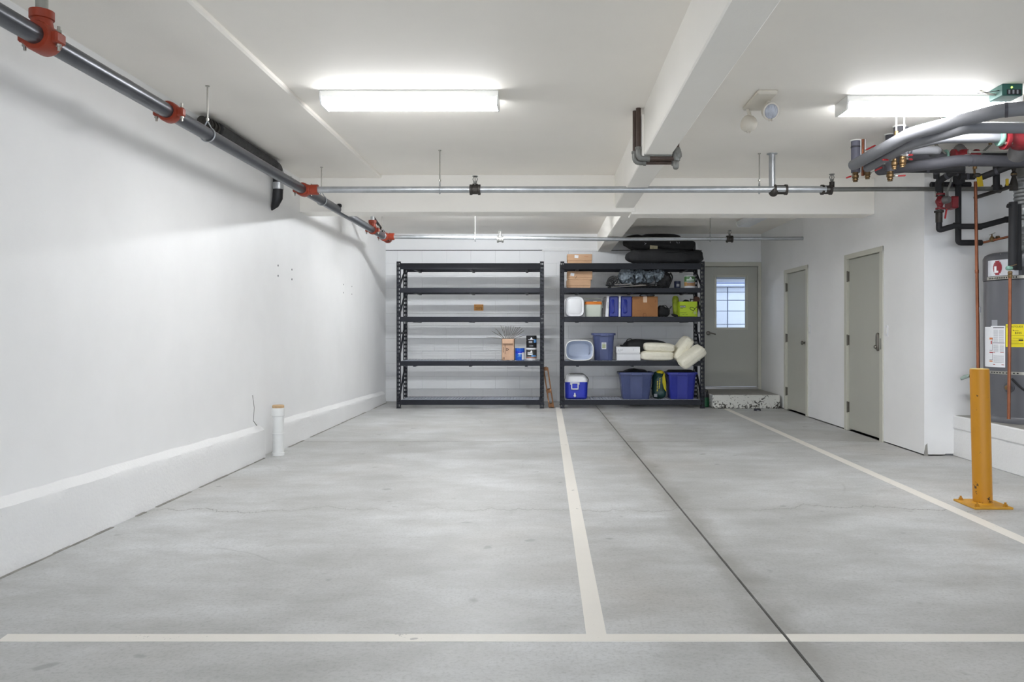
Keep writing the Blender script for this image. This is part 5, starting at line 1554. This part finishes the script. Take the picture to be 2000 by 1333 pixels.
gf = MB().lathe([(0.062, 0), (0.066, 0.006), (0.066, 0.022), (0.062, 0.028)], (3.435, 6.0, 2.665), (1, 0, 0), 22).build('pipe_flange', GREENF, bpy.data.objects['insulated_pipe.002'])

pD = thing('insulated_pipe', 'short grey pipe stub with a closed end beside a vertical grey pipe', 'pipe', (2.946, 6.5, 2.68))
MB().cyl((2.946, 6.5, ZR), (2.946, 6.5, 2.625), 0.038, 18).build('vertical_insulation', INSUL, pD)
MB().tube(bend([V((2.975, 6.5, 2.68)), V((3.235, 6.5, 2.683)), V((3.235, 6.62, 2.683))], 0.05, 5), 0.034, 16).build('insulation', INSUL, pD)
MB().lathe([(0.0385, 0), (0.0395, 0.003), (0.0395, 0.012), (0.0385, 0.015)], (2.946, 6.5, 2.645), (0, 0, 1), 18).build('tape_band', TAPE, pD)
MB().lathe([(0.0345, 0), (0.0355, 0.003), (0.0355, 0.012), (0.0345, 0.015)], (2.985, 6.5, 2.68), (1, 0, 0), 18).build('tape_band', TAPE, pD)

def down_pipe(label, c, r, z0, z1, mat, bands=()):
    p = thing('vertical_pipe', label, 'pipe', (c[0], c[1], z0))
    MB().cyl((c[0], c[1], z0), (c[0], c[1], z1), r, 18).build('insulation', mat, p)
    MB().lathe([(r + 0.004, 0), (r + 0.008, 0.003), (r + 0.008, 0.008), (r + 0.004, 0.010)], (c[0], c[1], z1 - 0.010), (0, 0, 1), 18).build('ceiling_collar', WHITEM, p)
    for z in bands:
        MB().lathe([(r + 0.001, 0), (r + 0.0025, 0.003), (r + 0.0025, 0.014), (r + 0.001, 0.017)], (c[0], c[1], z), (0, 0, 1), 18).build('tape_band', TAPE, p)
    return p
INSULP = pm('violet grey insulation', (98, 98, 112), 0.6, 0, 0.05)
v1 = down_pipe('violet grey vertical pipe furthest left of the boiler pipes', (2.716, 6.93), 0.040, 2.585, ZR, INSULP, (2.80, 2.665, 2.61))
v2 = down_pipe('dark grey vertical pipe with a brass drain valve and red lever', (2.925, 6.72), 0.037, 2.55, ZR, INSULD, ())
v3 = down_pipe('dark grey vertical pipe partly hidden behind the thick sloping pipe', (2.885, 6.45), 0.044, 2.62, ZR, INSULD, ())
v4 = thing('copper_pipe', 'short bare copper pipe next to the violet grey vertical pipe', 'pipe', (2.765, 6.9, 2.6))
MB().cyl((2.765, 6.9, 2.55), (2.765, 6.9, ZR), 0.0125, 12).build('tube', COPPER, v4)
MB().box(2.742, 2.75, 6.892, 6.908, 2.58, ZR).box(2.78, 2.788, 6.892, 6.908, 2.58, ZR).build('strap_strip', WHITEM, v4)

def ball_valve(label, top, length, r, hdir, hl=0.10, hz=0.4, group='brass ball valves with red levers', hcol=None, hdrop=0.0):
    """brass valve hanging down from TOP; lever sticks out along hdir"""
    top = V(top)
    v = thing('ball_valve', label, 'valve', tuple(top), group)
    L = length
    MB().lathe([(r * .8, 0), (r * 1.15, -0.002), (r * 1.15, -L * .2), (r * .85, -L * .22), (r * 1.3, -L * .32), (r * 1.3, -L * .58), (r * .85, -L * .66), (r * 1.1, -L * .70), (r * 1.1, -L * .84), (r * .8, -L * .86), (r * .95, -L), (r * .5, -L)], top, (0, 0, 1), 12).build('valve_body', BRASS, v)
    h = V(hdir).normalized()
    a = top + V((0, 0, -L * hz)) + h * r * 1.1
    MB().cyl(top + V((0, 0, -L * hz)), a + h * 0.012, 0.008, 8).bar(a + h * 0.008, a + h * (hl * .45) + V((0, 0, -hdrop * .45)), 0.014, 0.004).build('stem', ZINC, v)
    MB().bar(a + h * (hl * .35) + V((0, 0, -hdrop * .35)), a + h * hl + V((0, 0, -hdrop)), 0.020, 0.013, 0.005).build('lever_grip', hcol or REDH, v)
    return v
ball_valve('brass valve under the violet grey vertical pipe, lever pointing left', (2.712, 6.93, 2.588), 0.085, 0.022, (-1, -0.5, 0), 0.085, 0.35, hdrop=0.03)
ball_valve('brass valve under the short copper pipe, lever pointing right', (2.79, 6.86, 2.60), 0.085, 0.020, (1, -0.6, 0.1), 0.10, 0.42, hdrop=-0.03)
ball_valve('brass valve below the dark vertical pipe, red lever straight to the right', (2.925, 6.72, 2.555), 0.085, 0.023, (1, -0.2, 0), 0.10, 0.5)
ball_valve('leftmost of the three brass valves clustered above the dark sloping pipe', (2.79, 6.33, 2.575), 0.085, 0.018, (-1, -0.15, 0), 0.085, 0.12)
ball_valve('middle of the three brass valves clustered above the dark sloping pipe', (2.84, 6.30, 2.585), 0.085, 0.018, (1, -0.35, 0), 0.06, -0.12)
ball_valve('rightmost of the three brass valves clustered above the dark sloping pipe', (2.875, 6.36, 2.605), 0.085, 0.019, (1, -0.5, 0), 0.05, 0.3, hdrop=0.01)
lv = thing('red_lever', 'small red lever poking out above the thick grey pipe', 'lever', (2.79, 6.88, 2.80))
MB().bar((2.785, 6.88, 2.772), (2.845, 6.82, 2.80), 0.02, 0.012, 0.005).build('lever_grip', REDH, lv)
MB().cyl((2.77, 6.9, 2.768), (2.79, 6.88, 2.774), 0.007, 8).build('stem', ZINC, lv)

pE = ins_pipe('insulated_pipe', 'dark grey pipe with a rounded end, longest of the lower boiler pipes', [V((2.925, 6.92, 2.605)), V((3.20, 6.55, 2.578)), V((3.38, 6.5, 2.598)), V((4.4, 6.5, 2.588))], 0.046, INSULD, ((0.45, 0.004),), 0.2)
MB().blob((2.925, 6.92, 2.605), (0.046, 0.046, 0.046), nu=18, nv=10).build('rounded_end', INSULD, pE)
pG = ins_pipe('insulated_pipe', 'dark pipe leading into the lower red pump from the left', [V((3.02, 6.75, 2.655)), V((3.25, 7.0, 2.735)), V((3.56, 7.0, 2.742))], 0.040, INSULD, (), 0.15)
pump('red_pump', 'lower red circulator pump behind the dark grey pipe', (3.71, 7.0, 2.745), (1, 0, 0), (0, 0.6, 0.5), 0.95)
pH = ins_pipe('insulated_pipe', 'dark pipe leaving the lower red pump to the right', [V((3.83, 7.0, 2.745)), V((4.6, 7.0, 2.735))], 0.040, INSULB, (), 0.1)
for c, lab in (((3.52, 6.95, 2.79), 'left'), ((3.83, 6.95, 2.79), 'right')):
    s = -1 if lab == 'left' else 1
    q = thing('purge_hose', 'slanted grey flexible hose on the ' + lab + ' of the lower red pump', 'hose', c)
    a, b = V((c[0], 6.96, 2.755)), V((c[0] + s * 0.085, 6.96, 2.835))
    m = MB()
    m.tube([a.lerp(b, i / 24) for i in range(25)], [0.0105 if i % 2 else 0.009 for i in range(25)], 10)
    m.build('hose_tube', GALVD, q)
    MB().lathe([(0.013, 0), (0.016, 0.004), (0.016, 0.022), (0.011, 0.026), (0.013, 0.04)], b, (0, 0, 1) if s > 0 else (0, 0, 1), 8).build('hose_fitting', BRASS, q)
    MB().lathe([(0.055, -0.008), (0.058, 0), (0.055, 0.008)], (c[0] + 0.02 * -s, 7.0, 2.745), (1, 0, 0), 18).build('flange_ring', GREENF, q)
cn = MB().tube(bend([V((3.56, 6.93, 2.70)), V((3.62, 6.9, 2.715)), V((3.66, 6.9, 2.735)), V((3.98, 6.92, 2.73))], 0.03), 0.004, 6).build('wire', PAPERG, loc=(3.56, 6.93, 2.7))
tag(cn, 'thin pale cable crossing the lower red pump', 'cable')
cd = thing('conduit', 'thin grey conduit along the top of the lower dark pipes', 'conduit', (3.1, 6.42, 2.66))
MB().cyl((3.45, 6.44, 2.655), (4.4, 6.44, 2.655), 0.009, 8).build('tube', GALVD, cd)
MB().box(3.44, 3.46, 6.43, 6.45, 2.64, 2.67).build('clip', GALVD, cd)

# ribbed flexible conduit at the frame edge
fx = thing('flexible_conduit', 'grey ribbed flexible conduit between the two upper pipes at the frame edge', 'conduit', (3.4, 5.9, 2.74))
m = MB()
pts = [V((3.25 + 0.9 * i / 70, 5.9, 2.742 + 0.004 * math.sin(i * .2))) for i in range(71)]
m.tube(pts, [0.016 if i % 2 else 0.0135 for i in range(71)], 12).build('ribbed_tube', GALVD, fx)
MB().lathe([(0.018, 0), (0.02, 0.005), (0.02, 0.03), (0.016, 0.035)], (3.235, 5.9, 2.742), (1, 0, 0), 10).build('connector', ZINC, fx)

# ceiling rods
rd = thing('pipe_hanger', 'pair of white threaded rods holding up the thick grey pipe', 'hanger', (2.73, 6.1, ZR))
for x, y in ((2.712, 6.12), (2.765, 6.10)):
    MB().cyl((x, y, 2.64), (x, y, ZR), 0.0065, 8).build('hanger_rod', WHITEM, rd)
    for dx in (-0.022, 0.022):
        MB().lathe([(0.006, 0), (0.006, 0.006)], (x + dx, y, ZR - 0.006), (0, 0, 1), 6).build('screw', ZINC, rd)
MB().box(2.70, 2.722, 6.105, 6.135, 2.70, 2.745, 0.003).build('brass_nut', BRASS, rd)

# green control boxes on the ceiling
def control_box(label, x0, x1, y0, y1, z0, led=False):
    b = thing('control_box', label, 'control box', ((x0 + x1) / 2, (y0 + y1) / 2, ZR), 'green control boxes on the ceiling')
    MB().box(x0, x1, y0, y1, z0, ZR, 0.004).build('housing', GREENB, b)
    MB().box(x0 + (x1 - x0) * .22, x1 - 0.012, y0 - 0.004, y0 + 0.002, z0 + 0.006, z0 + (ZR - z0) * .5, 0.001).build('terminal_strip', BLACKP, b)
    for i in range(3):
        xx = x0 + (x1 - x0) * (0.32 + 0.2 * i)
        MB().box(xx - 0.006, xx + 0.006, y0 - 0.006, y0 - 0.003, z0 + 0.01, z0 + 0.036, 0.001).build('terminal', PAPERG, b)
    if led:
        xx = x0 + (x1 - x0) * 0.45
        MB().lathe([(0.006, 0), (0.006, 0.004), (0.002, 0.006)], (xx, y0, z0 + (ZR - z0) * .68), (0, -1, 0), 10).build('indicator', LED, b)
    return b
cb1 = control_box('green control box with a lit green indicator above the right ceiling light', 3.085, 3.225, 5.34, 5.50, 2.79, True)
MB().tube(bend([V((3.085, 5.42, 2.82)), V((3.055, 5.42, 2.82)), V((3.03, 5.45, 2.84)), V((3.02, 5.5, ZR))], 0.02), 0.009, 8).build('whip_conduit', ZINC, cb1)
MB().tube(bend([V((3.085, 5.38, 2.835)), V((3.05, 5.36, 2.825)), V((3.0, 5.5, 2.85))], 0.03), 0.003, 6).build('wire', BLACKP, cb1)
cb2 = control_box('teal control box peeping out behind the thick grey pipe', 3.10, 3.26, 6.06, 6.2, 2.815)
MB().tube([V((3.10, 6.1, 2.83)), V((3.05, 6.12, 2.85)), V((3.04, 6.14, ZR))], 0.004, 6).build('wire', ZINC, cb2)
cb3 = control_box('dark green control box seen under the sloping grey pipes', 3.16, 3.335, 6.92, 7.02, 2.80)

# ------------------------------------------------------------------ pipework on the alcove wall
YQ = 7.38
def wall_pipe(label, pts, r, mat, rad=0.03, name='black_pipe'):
    p = thing(name, label, 'pipe', tuple(pts[0]))
    MB().tube(bend(pts, rad, 4), r, 14).build('insulation', mat, p)
    return p
def aw_(px, py, D=7.25):
    return at(px, py, D)
k = wall_pipe('black insulated pipe dropping down the alcove wall then turning right', [aw_(1871.5, 335, YQ), aw_(1871.5, 474.5, YQ), aw_(1917, 474.5, YQ)], 0.027, INSULB)
cpz = thing('copper_pipe', 'bare copper pipe with a brass valve continuing from the black pipe', 'pipe', tuple(aw_(1916, 475, YQ)))
MB().cyl(aw_(1916, 475, YQ), aw_(1978, 461, 7.2), 0.0105, 12).build('tube', COPPER, cpz)
c = aw_(1938, 468, 7.32)
vv_ = MB().blob(c, (0.024, 0.02, 0.024), 0.8, 0.8, 14, 10).lathe([(0.014, 0), (0.014, 0.028), (0.006, 0.03), (0.006, 0.05)], c, (-0.2, -0.2, 1), 10).lathe([(0.02, -0.012), (0.02, 0.012)], c + V((0.045, -0.01, 0.012)), (1, 0, 0.1), 8)
vv_ = vv_.build('valve', BRASS, cpz)
MB().bar(c + V((-0.032, -0.01, 0.04)), c + V((0.022, -0.01, 0.062)), 0.006, 0.006).build('valve_handle', ZINC, vv_)
MB().lathe([(0.018, 0), (0.018, 0.012)], aw_(1916, 475, YQ), (1, -0.1, 0.2), 12).build('green_collar', GREENF, cpz)
l = wall_pipe('black insulated pipe zigzagging right from under the small wall pump', [aw_(1834, 425), aw_(1834, 450), aw_(1866, 441), aw_(1872, 442.5), aw_(1908, 442.5), aw_(1918, 442), aw_(1966, 429), aw_(1990, 429)], 0.026, INSULB, 0.02)
for px, py in ((1867, 441), (1913, 443), (1967, 429)):
    a = aw_(px, py)
    MB().lathe([(0.0285, -0.02), (0.0295, -0.01), (0.0295, 0.01), (0.0285, 0.02)], a, (1, 0, 0.05), 14).build('mitred_joint', INSULB, l)
wp = pump('red_pump', 'small red pump with a grey round motor on the alcove wall', aw_(1836, 394, 7.24), (0, 0, 1), (0.45, -0.75, 0.1), 0.62)
bxp = aw_(1856, 398, 7.3)
MB().box(bxp.x - 0.035, bxp.x + 0.030, 7.2, 7.34, bxp.z - 0.055, bxp.z + 0.055, 0.008).build('wiring_box', REDP, wp)
m = thing('pipe_fittings', 'dark stacked valve fittings below and above the small wall pump', 'valve', tuple(aw_(1834, 420)))
a = aw_(1834, 422)
MB().lathe([(0.03, -0.06), (0.03, 0.03), (0.042, 0.032), (0.042, 0.048), (0.02, 0.05)], a, (0, 0, 1), 14).build('lower_valve', BLACKFIT, m)
MB().bar(a + V((0.04, -0.03, -0.03)), a + V((0.05, -0.04, 0.06)), 0.012, 0.02, 0.004).build('red_lever', REDH, m)
a = aw_(1836, 374)
MB().lathe([(0.03, -0.05), (0.042, -0.045), (0.042, -0.02), (0.028, -0.018), (0.028, 0.04), (0.034, 0.042), (0.034, 0.13)], a, (0, 0, 1), 14).build('upper_union', BLACKFIT, m)
for dx in (-0.05, 0.045):
    MB().cyl(a + V((dx, -0.01, -0.05)), a + V((dx, -0.01, 0.0)), 0.008, 8).build('bolt', ZINC, m)
MB().tube(bend([aw_(1862, 330, 7.1), aw_(1857, 358, 7.12), aw_(1850, 372, 7.18), aw_(1851, 388, 7.2)], 0.1), 0.0095, 8).build('flex_cable', GALVD, m)

ins = [
    ('black insulated pipe slanting down left towards the small wall pump', [aw_(1868, 333, 7.0), aw_(1833, 354, 7.15), aw_(1833, 372, 7.2)], 0.030),
    ('thick black upright pipe above the wall drop, under the lower dark pipes', [aw_(1873, 318, 7.1), aw_(1873, 356, 7.2)], 0.050),
    ('black horizontal pipe just left of the yellow tag', [aw_(1874, 345, 7.1), aw_(1903, 345, 7.1)], 0.028),
    ('black insulated pipe rising to the right from the yellow tag', [aw_(1918, 346, 7.0), aw_(1978, 323, 6.8), aw_(2040, 318, 6.75)], 0.028),
    ('dark upright pipe left of the round duct', [aw_(1946, 300, 7.0), aw_(1946, 372, 7.0)], 0.028),
    ('dark pipe tucked directly below the longest lower boiler pipe', [aw_(1742, 331, 6.95), aw_(1884, 331, 6.8)], 0.030),
    ('black manifold pipe behind the sprinkler branch', [aw_(1818, 361, 7.45), aw_(1895, 361, 7.45)], 0.026),
    ('black upright pipe under the lower dark pipes at the left', [aw_(1829, 325, 7.0), aw_(1829, 348, 7.05)], 0.026),
]
for lab, pts, r in ins:
    p = wall_pipe(lab, pts, r, INSULB)
    MB().lathe([(r + 0.001, -0.012), (r + 0.003, -0.008), (r + 0.003, 0.008), (r + 0.001, 0.012)], V(pts[0]).lerp(V(pts[1]), 0.5), V(pts[1]) - V(pts[0]), 14).build('tape_band', TAPE, p)

tg = thing('yellow_tag', 'yellow tag hanging on a dark valve beside the long copper pipe', 'tag', tuple(aw_(1914, 344, 6.95)))
MB().prism([tuple(aw_(x, y, 6.95)) for x, y in ((1907, 344), (1918, 343), (1921, 364), (1910, 365))], (0, 0.004, 0)).build('tag_plate', pm('tag yellow', (190, 160, 20), 0.5, 0, 0.1), tg)
MB().blob(aw_(1908, 343, 6.97), (0.032, 0.03, 0.022), 0.8, 0.8, 16, 10).build('valve_cap', BLACKFIT, tg)
MB().cyl((aw_(1904, 325, 6.97).x, 6.99, 2.72), aw_(1904, 345, 6.97), 0.010, 8).lathe([(0.018, 0), (0.018, 0.02), (0.012, 0.03)], aw_(1904, 330, 6.9), (0, 0, 1), 8).build('vent_stem', BRASS, tg)
t2g = thing('gas_valve', 'dark valve column with a small yellow lever beside the foil duct', 'valve', tuple(aw_(1980, 345, 6.9)))
a = aw_(1980, 372, 6.9)
MB().lathe([(0.035, 0), (0.034, 0.05), (0.022, 0.10), (0.016, 0.12), (0.024, 0.13), (0.024, 0.15), (0.012, 0.165), (0.018, 0.18), (0.018, 0.20), (0.006, 0.23)], a, (0, 0, 1), 14).build('valve_column', BLACKFIT, t2g)
MB().lathe([(0.0235, 0), (0.0245, 0.002), (0.0245, 0.012), (0.0235, 0.014)], a + V((0, 0, 0.133)), (0, 0, 1), 12).build('brass_ring', BRASS, t2g)
b = aw_(1967, 356, 6.85)
MB().box(b.x - 0.011, b.x + 0.011, 6.84, 6.86, b.z - 0.03, b.z + 0.03, 0.004).build('yellow_lever', pm('lever yellow', (196, 164, 24), 0.5), t2g)
MB().cyl(a + V((-0.07, 0, 0.04)), a + V((0, 0, 0.04)), 0.018, 10).cyl(a + V((0, 0, 0.04)), (a.x, YA, a.z + 0.04), 0.018, 10).build('side_inlet', BLACKFIT, t2g)

lc_ = thing('copper_pipe', 'long upright copper pipe passing behind the yellow bollard', 'pipe', (3.92, 7.25, 0.39))
MB().tube([V((3.955, 7.22, 0.388)), V((3.945, 7.22, 1.3)), V((3.925, 7.22, 2.56))], 0.0145, 14).build('tube', COPPER, lc_)
MB().lathe([(0.0152, 0), (0.017, 0.003), (0.017, 0.03), (0.0152, 0.033)], (3.938, 7.22, 1.72), (0, 0, 1), 12).build('sleeve_joint', COPPER, lc_)
MB().box(3.95, 3.966, 7.20, 7.21, 1.36, 1.41, 0.001).build('paper_tag', PAPERG, lc_)

# ================================================================== WATER HEATER
hx, hy, hr = 4.28, 7.05, 0.33
hb0 = 0.3865
wh = thing('water_heater', 'tall grey cylindrical water heater standing on the white plinth', 'water heater', (hx, hy, hb0))
MB().lathe([(hr + 0.012, 0.0), (hr + 0.014, 0.02), (hr + 0.004, 0.05), (hr, 0.055), (hr, 1.25)], (hx, hy, hb0), (0, 0, 1), 64).build('jacket', HEATER, wh)
MB().lathe([(hr + 0.002, 0.0), (hr + 0.006, 0.012), (hr + 0.006, 0.20), (hr - 0.01, 0.23), (hr - 0.04, 0.245), (0.02, 0.25)], (hx, hy, hb0 + 1.255), (0, 0, 1), 64).build('top_cover', HEATERD, wh)
ra = hr + 0.0075
MB().arc(hx, hy, ra, 40, 89, hb0 + 1.29, hb0 + 1.43, 20, 0.001).build('name_band', pm('silver band', (196, 198, 204), 0.35, 0.2), wh)
MB().arc(hx, hy, ra, 18, 36, hb0 + 1.285, hb0 + 1.36, 8, 0.001).build('spec_plate', BLACKP, wh)
MB().arc(hx, hy, ra - 0.001, -89, 92, hb0 + 1.258, hb0 + 1.285, 40, 0.0012).build('trim_ring', ZINC, wh)
k = MB()                                         # red oval emblem
for i in range(9):
    f0 = -1 + 2 * i / 9
    f = math.sqrt(max(0.0, 1 - (f0 + 1 / 9) ** 2))
    k.arc(hx, hy, ra + 0.002, 70 - 7.5 * f, 70 + 7.5 * f, hb0 + 1.36 + 0.062 * f0, hb0 + 1.36 + 0.062 * (f0 + 2 / 9), 6, 0.0008)
k.build('oval_emblem', pm('emblem red', (140, 30, 44), 0.4), wh)
MB().arc(hx, hy, ra + 0.004, 68, 75, hb0 + 1.318, hb0 + 1.335, 4, 0.0006).arc(hx, hy, ra + 0.004, 71, 75, hb0 + 1.335, hb0 + 1.375, 4, 0.0006).build('emblem_mark', PAPER, wh)
k = MB()
for i in range(14):
    k.arc(hx, hy, ra + 0.0005, 42 + i * 3.3, 43.6 + i * 3.3, hb0 + 1.264, hb0 + 1.278, 1, 0.0014)
k.build('band_print', DARK, wh)
for a in (66, 46):
    MB().box(hx - (hr - 0.02) * math.sin(R(a)) - 0.014, hx - (hr - 0.02) * math.sin(R(a)) + 0.014, hy - (hr - 0.02) * math.cos(R(a)) - 0.005, hy - (hr - 0.02) * math.cos(R(a)) + 0.005, hb0 + 1.475, hb0 + 1.485, 0.002).build('rivet', ZINC, wh)
# paper sheets on the jacket
rj = hr + 0.0006
ws_ = MB().arc(hx, hy, rj, 58.5, 84, 0.872, 1.236, 14, 0.001).build('warning_sheet', PAPER, wh)
ws2 = MB().arc(hx, hy, rj, 84, 102, 0.872, 1.228, 8, 0.001).build('warning_sheet', PAPER, wh)
MB().arc(hx, hy, rj, 71, 82, 1.236, 1.29, 6, 0.0008).build('small_sheet', PAPERG, wh)
k = MB()
for i in range(13):
    z = 1.20 - i * 0.0085
    k.arc(hx, hy, rj + 0.0012, 60.5, 68.5, z - 0.003, z, 3, 0.0004).arc(hx, hy, rj + 0.0012, 70, 78, z - 0.003, z, 3, 0.0004)
for i in range(8):
    z = 1.07 - i * 0.0085
    k.arc(hx, hy, rj + 0.0012, 60.5, 67, z - 0.003, z, 3, 0.0004).arc(hx, hy, rj + 0.0012, 69, 78, z - 0.003, z, 3, 0.0004)
for i in range(8):
    z = 0.975 - i * 0.0085
    k.arc(hx, hy, rj + 0.0012, 60.5, 78, z - 0.0025, z, 4, 0.0004)
k.build('printed_lines', PAPERG, ws_)
MB().arc(hx, hy, rj + 0.0012, 60, 79, 1.217, 1.224, 5, 0.0005).arc(hx, hy, rj + 0.0012, 59.5, 79, 1.083, 1.088, 5, 0.0005).build('black_rule', INKB, ws_)
MB().arc(hx, hy, rj + 0.0012, 60.5, 66, 1.000, 1.005, 2, 0.0005).arc(hx, hy, rj + 0.0012, 75, 80, 1.000, 1.005, 2, 0.0005).arc(hx, hy, rj + 0.0012, 60, 64, 0.893, 0.898, 2, 0.0005).arc(hx, hy, rj + 0.0012, 75, 79, 0.893, 0.898, 2, 0.0005).build('red_rule', REDI, ws_)
MB().arc(hx, hy, rj + 0.0012, 80, 87, 1.115, 1.132, 3, 0.0005).arc(hx, hy, rj + 0.0012, 80, 87, 0.918, 0.928, 3, 0.0005).build('orange_block', ORI, ws_)
MB().arc(hx, hy, rj + 0.0012, 80, 87, 0.995, 1.006, 3, 0.0005).arc(hx, hy, rj + 0.0012, 81.5, 84, 1.075, 1.105, 3, 0.0005).build('red_block', REDI, ws_)
MB().arc(hx, hy, rj + 0.0014, 79.6, 80.1, 1.02, 1.132, 1, 0.0005).arc(hx, hy, rj + 0.0014, 79.6, 80.1, 0.935, 1.006, 1, 0.0005).arc(hx, hy, rj + 0.0012, 80, 87, 1.018, 1.022, 2, 0.0005).arc(hx, hy, rj + 0.0012, 80, 87, 0.933, 0.937, 2, 0.0005).build('box_rule', INKB, ws_)
ys_ = MB().arc(hx, hy, rj, 31, 57.5, 1.052, 1.25, 14, 0.001).build('yellow_sheet', YELLOWP, wh)
text('ENERGYGUIDE', 0.0235, (0, 0, 1.222), ys_, INKB, wrap=(hx, hy, rj + 0.0016, 56.3), depth=0.0003, sx=0.82)
text('$325', 0.026, (0, 0, 1.165), ys_, INKB, wrap=(hx, hy, rj + 0.0016, 45), depth=0.0003, sx=1.0)
k = MB()
for z, a0, a1 in ((1.192, 40, 46), (1.150, 33, 55), (1.128, 34, 48), (1.110, 34, 54), (1.095, 40, 54), (1.082, 34, 54), (1.070, 34, 54)):
    k.arc(hx, hy, rj + 0.0012, a0, a1, z, z + 0.0022, 4, 0.0005)
k.arc(hx, hy, rj + 0.0012, 34, 40, 1.106, 1.118, 3, 0.0006)
k.prism([(hx - (rj + .0016) * math.sin(R(48)), hy - (rj + .0016) * math.cos(R(48)), 1.20), (hx - (rj + .0016) * math.sin(R(46)), hy - (rj + .0016) * math.cos(R(46)), 1.20), (hx - (rj + .0016) * math.sin(R(47)), hy - (rj + .0016) * math.cos(R(47)), 1.19)], (-0.0004, -0.0004, 0))
k.build('printed_lines', INKB, ys_)
# strap, drain valve, hoses
MB().arc(hx, hy, hr + 0.001, -60, 95, 0.812, 0.838, 40, 0.0015).build('seismic_strap', ZINC, wh)
k = MB()
for i in range(9):
    k.arc(hx, hy, hr + 0.003, 40 + i * 5, 42.5 + i * 5, 0.820, 0.830, 1, 0.0005)
k.build('strap_slots', DARK, wh)
a = V((hx - (hr + 0.0) * math.sin(R(53)), hy - hr * math.cos(R(53)), 0.70))
dv = MB().lathe([(0.045, 0), (0.043, 0.004), (0.018, 0.006)], a, (-0.75, -0.65, 0), 22).build('valve_plate', HEATERD, wh)
MB().lathe([(0.014, 0), (0.014, 0.02), (0.022, 0.022), (0.022, 0.042), (0.012, 0.046)], a, (-0.75, -0.65, 0), 12).build('drain_valve', BRASS, dv)
MB().tube(bend([V((4.02, 6.82, 0.78)), V((4.08, 6.78, 0.70)), V((4.14, 6.74, 0.645)), V((4.17, 6.72, 0.665)), V((4.28, 6.70, 0.68))], 0.04), 0.0085, 8).build('black_hose', BLACKP, wh)
MB().box(4.135, 4.26, 6.70, 6.725, 0.50, 0.66, 0.006).build('access_panel', pm('panel grey', (120, 121, 126), 0.4), wh)
MB().lathe([(0.022, 0), (0.03, 0.01), (0.03, 0.03), (0.018, 0.035)], (4.21, 6.71, 0.83), (0, -1, 0), 14).build('red_valve_knob', REDP, wh)
sg2 = thing('strap_anchor', 'pale green strap end tied from the heater to the wall behind the bollard', 'strap', tuple(at(1890, 737, 7.35)))
MB().tube([at(1876, 741, 7.38), at(1884, 737, 7.36), at(1897, 733, 7.33)], [0.012, 0.02, 0.016], 10).build('pale_sleeve', pm('pale green rubber', (150, 166, 158), 0.6, 0, 0.2, 30), sg2)
MB().tube([at(1893, 735, 7.34), at(1912, 729, 7.28)], 0.018, 10).build('black_sleeve', BLACKP, sg2)
MB().cyl(at(1910, 729, 7.28), at(1936, 730, 7.1), 0.008, 8).build('tie_bar', ZINC, sg2)

# flue: foil duct over the heater
fd = thing('foil_duct', 'crinkled foil flue duct rising from the water heater at the frame edge', 'duct', (hx, hy, 1.87))
m = MB()
random.seed(11)
prof = []
z = 1.885
i = 0
while z < 2.62:
    prof.append((0.088 + (0.007 if i % 2 else 0) + random.uniform(-0.004, 0.004), z - 1.885))
    z += 0.017
    i += 1
m.lathe(prof, (hx, hy, 1.885), (0, 0, 1), 28).build('duct_tube', FOIL, fd)
MB().lathe([(0.15, 0), (0.12, 0.03), (0.095, 0.05)], (hx, hy, 1.895), (0, 0, 1), 28).build('draft_hood', FOIL, fd)
rdct = thing('round_duct', 'smooth grey round duct behind the upper red pump', 'duct', (4.05, 6.75, 2.68))
MB().tube(bend([V((hx, hy, 2.60)), V((hx - 0.02, 6.95, 2.74)), V((4.05, 6.45, 2.74)), V((4.6, 6.1, 2.74))], 0.12), 0.10, 24).build('duct_tube', GALVD, rdct)
MB().lathe([(0.101, -0.006), (0.105, 0), (0.101, 0.006)], (4.05, 6.45, 2.74), (0.5, -0.5, 0), 24).build('duct_seam', GALV, rdct)

# black pipes and copper discharge in front of the heater
bp = wall_pipe('thick black upright pipe in front of the water heater', [V((PX(1979, 6.72), 6.72, PZ(395, 6.72))), V((PX(1977.5, 6.72), 6.72, PZ(527, 6.72)))], 0.034, INSULB)
MB().cyl((PX(1988, 6.78), 6.78, PZ(400, 6.78)), (PX(1988, 6.78), 6.78, PZ(528, 6.78)), 0.028, 14).build('second_insulation', INSULB, bp)
MB().cyl((PX(1978, 6.72), 6.72, PZ(404, 6.72)), (PX(1968, 6.72), 6.72, PZ(402, 6.72)), 0.02, 12).build('side_stub', INSULB, bp)
cx0 = PX(1971.5, 6.68)
dc_ = thing('copper_pipe', 'upright copper discharge pipe in front of the water heater', 'pipe', (cx0, 6.68, 0.45))
MB().tube([V((cx0 - 0.006, 6.68, 0.445)), V((cx0, 6.68, 1.0)), V((cx0 + 0.006, 6.68, 1.665))], 0.0135, 14).build('tube', COPPER, dc_)
MB().lathe([(0.016, 0), (0.018, 0.004), (0.018, 0.03), (0.0145, 0.034), (0.018, 0.038), (0.018, 0.055), (0.012, 0.06)], (cx0 + 0.006, 6.68, 1.64), (0, 0, 1), 12).build('threaded_end', BRASS, dc_)
MB().blob((cx0 + 0.004, 6.69, 1.725), (0.028, 0.026, 0.02), 0.8, 0.8, 16, 10).build('relief_valve', GREENF, dc_)
MB().bar((cx0 + 0.0, 6.67, 1.74), (cx0 + 0.05, 6.66, 1.755), 0.012, 0.004).build('relief_lever', BRASS, dc_)

# tidy: custom bookkeeping property is not needed in the file
for o in list(COL.objects):
    if '_o' in o:
        del o['_o']
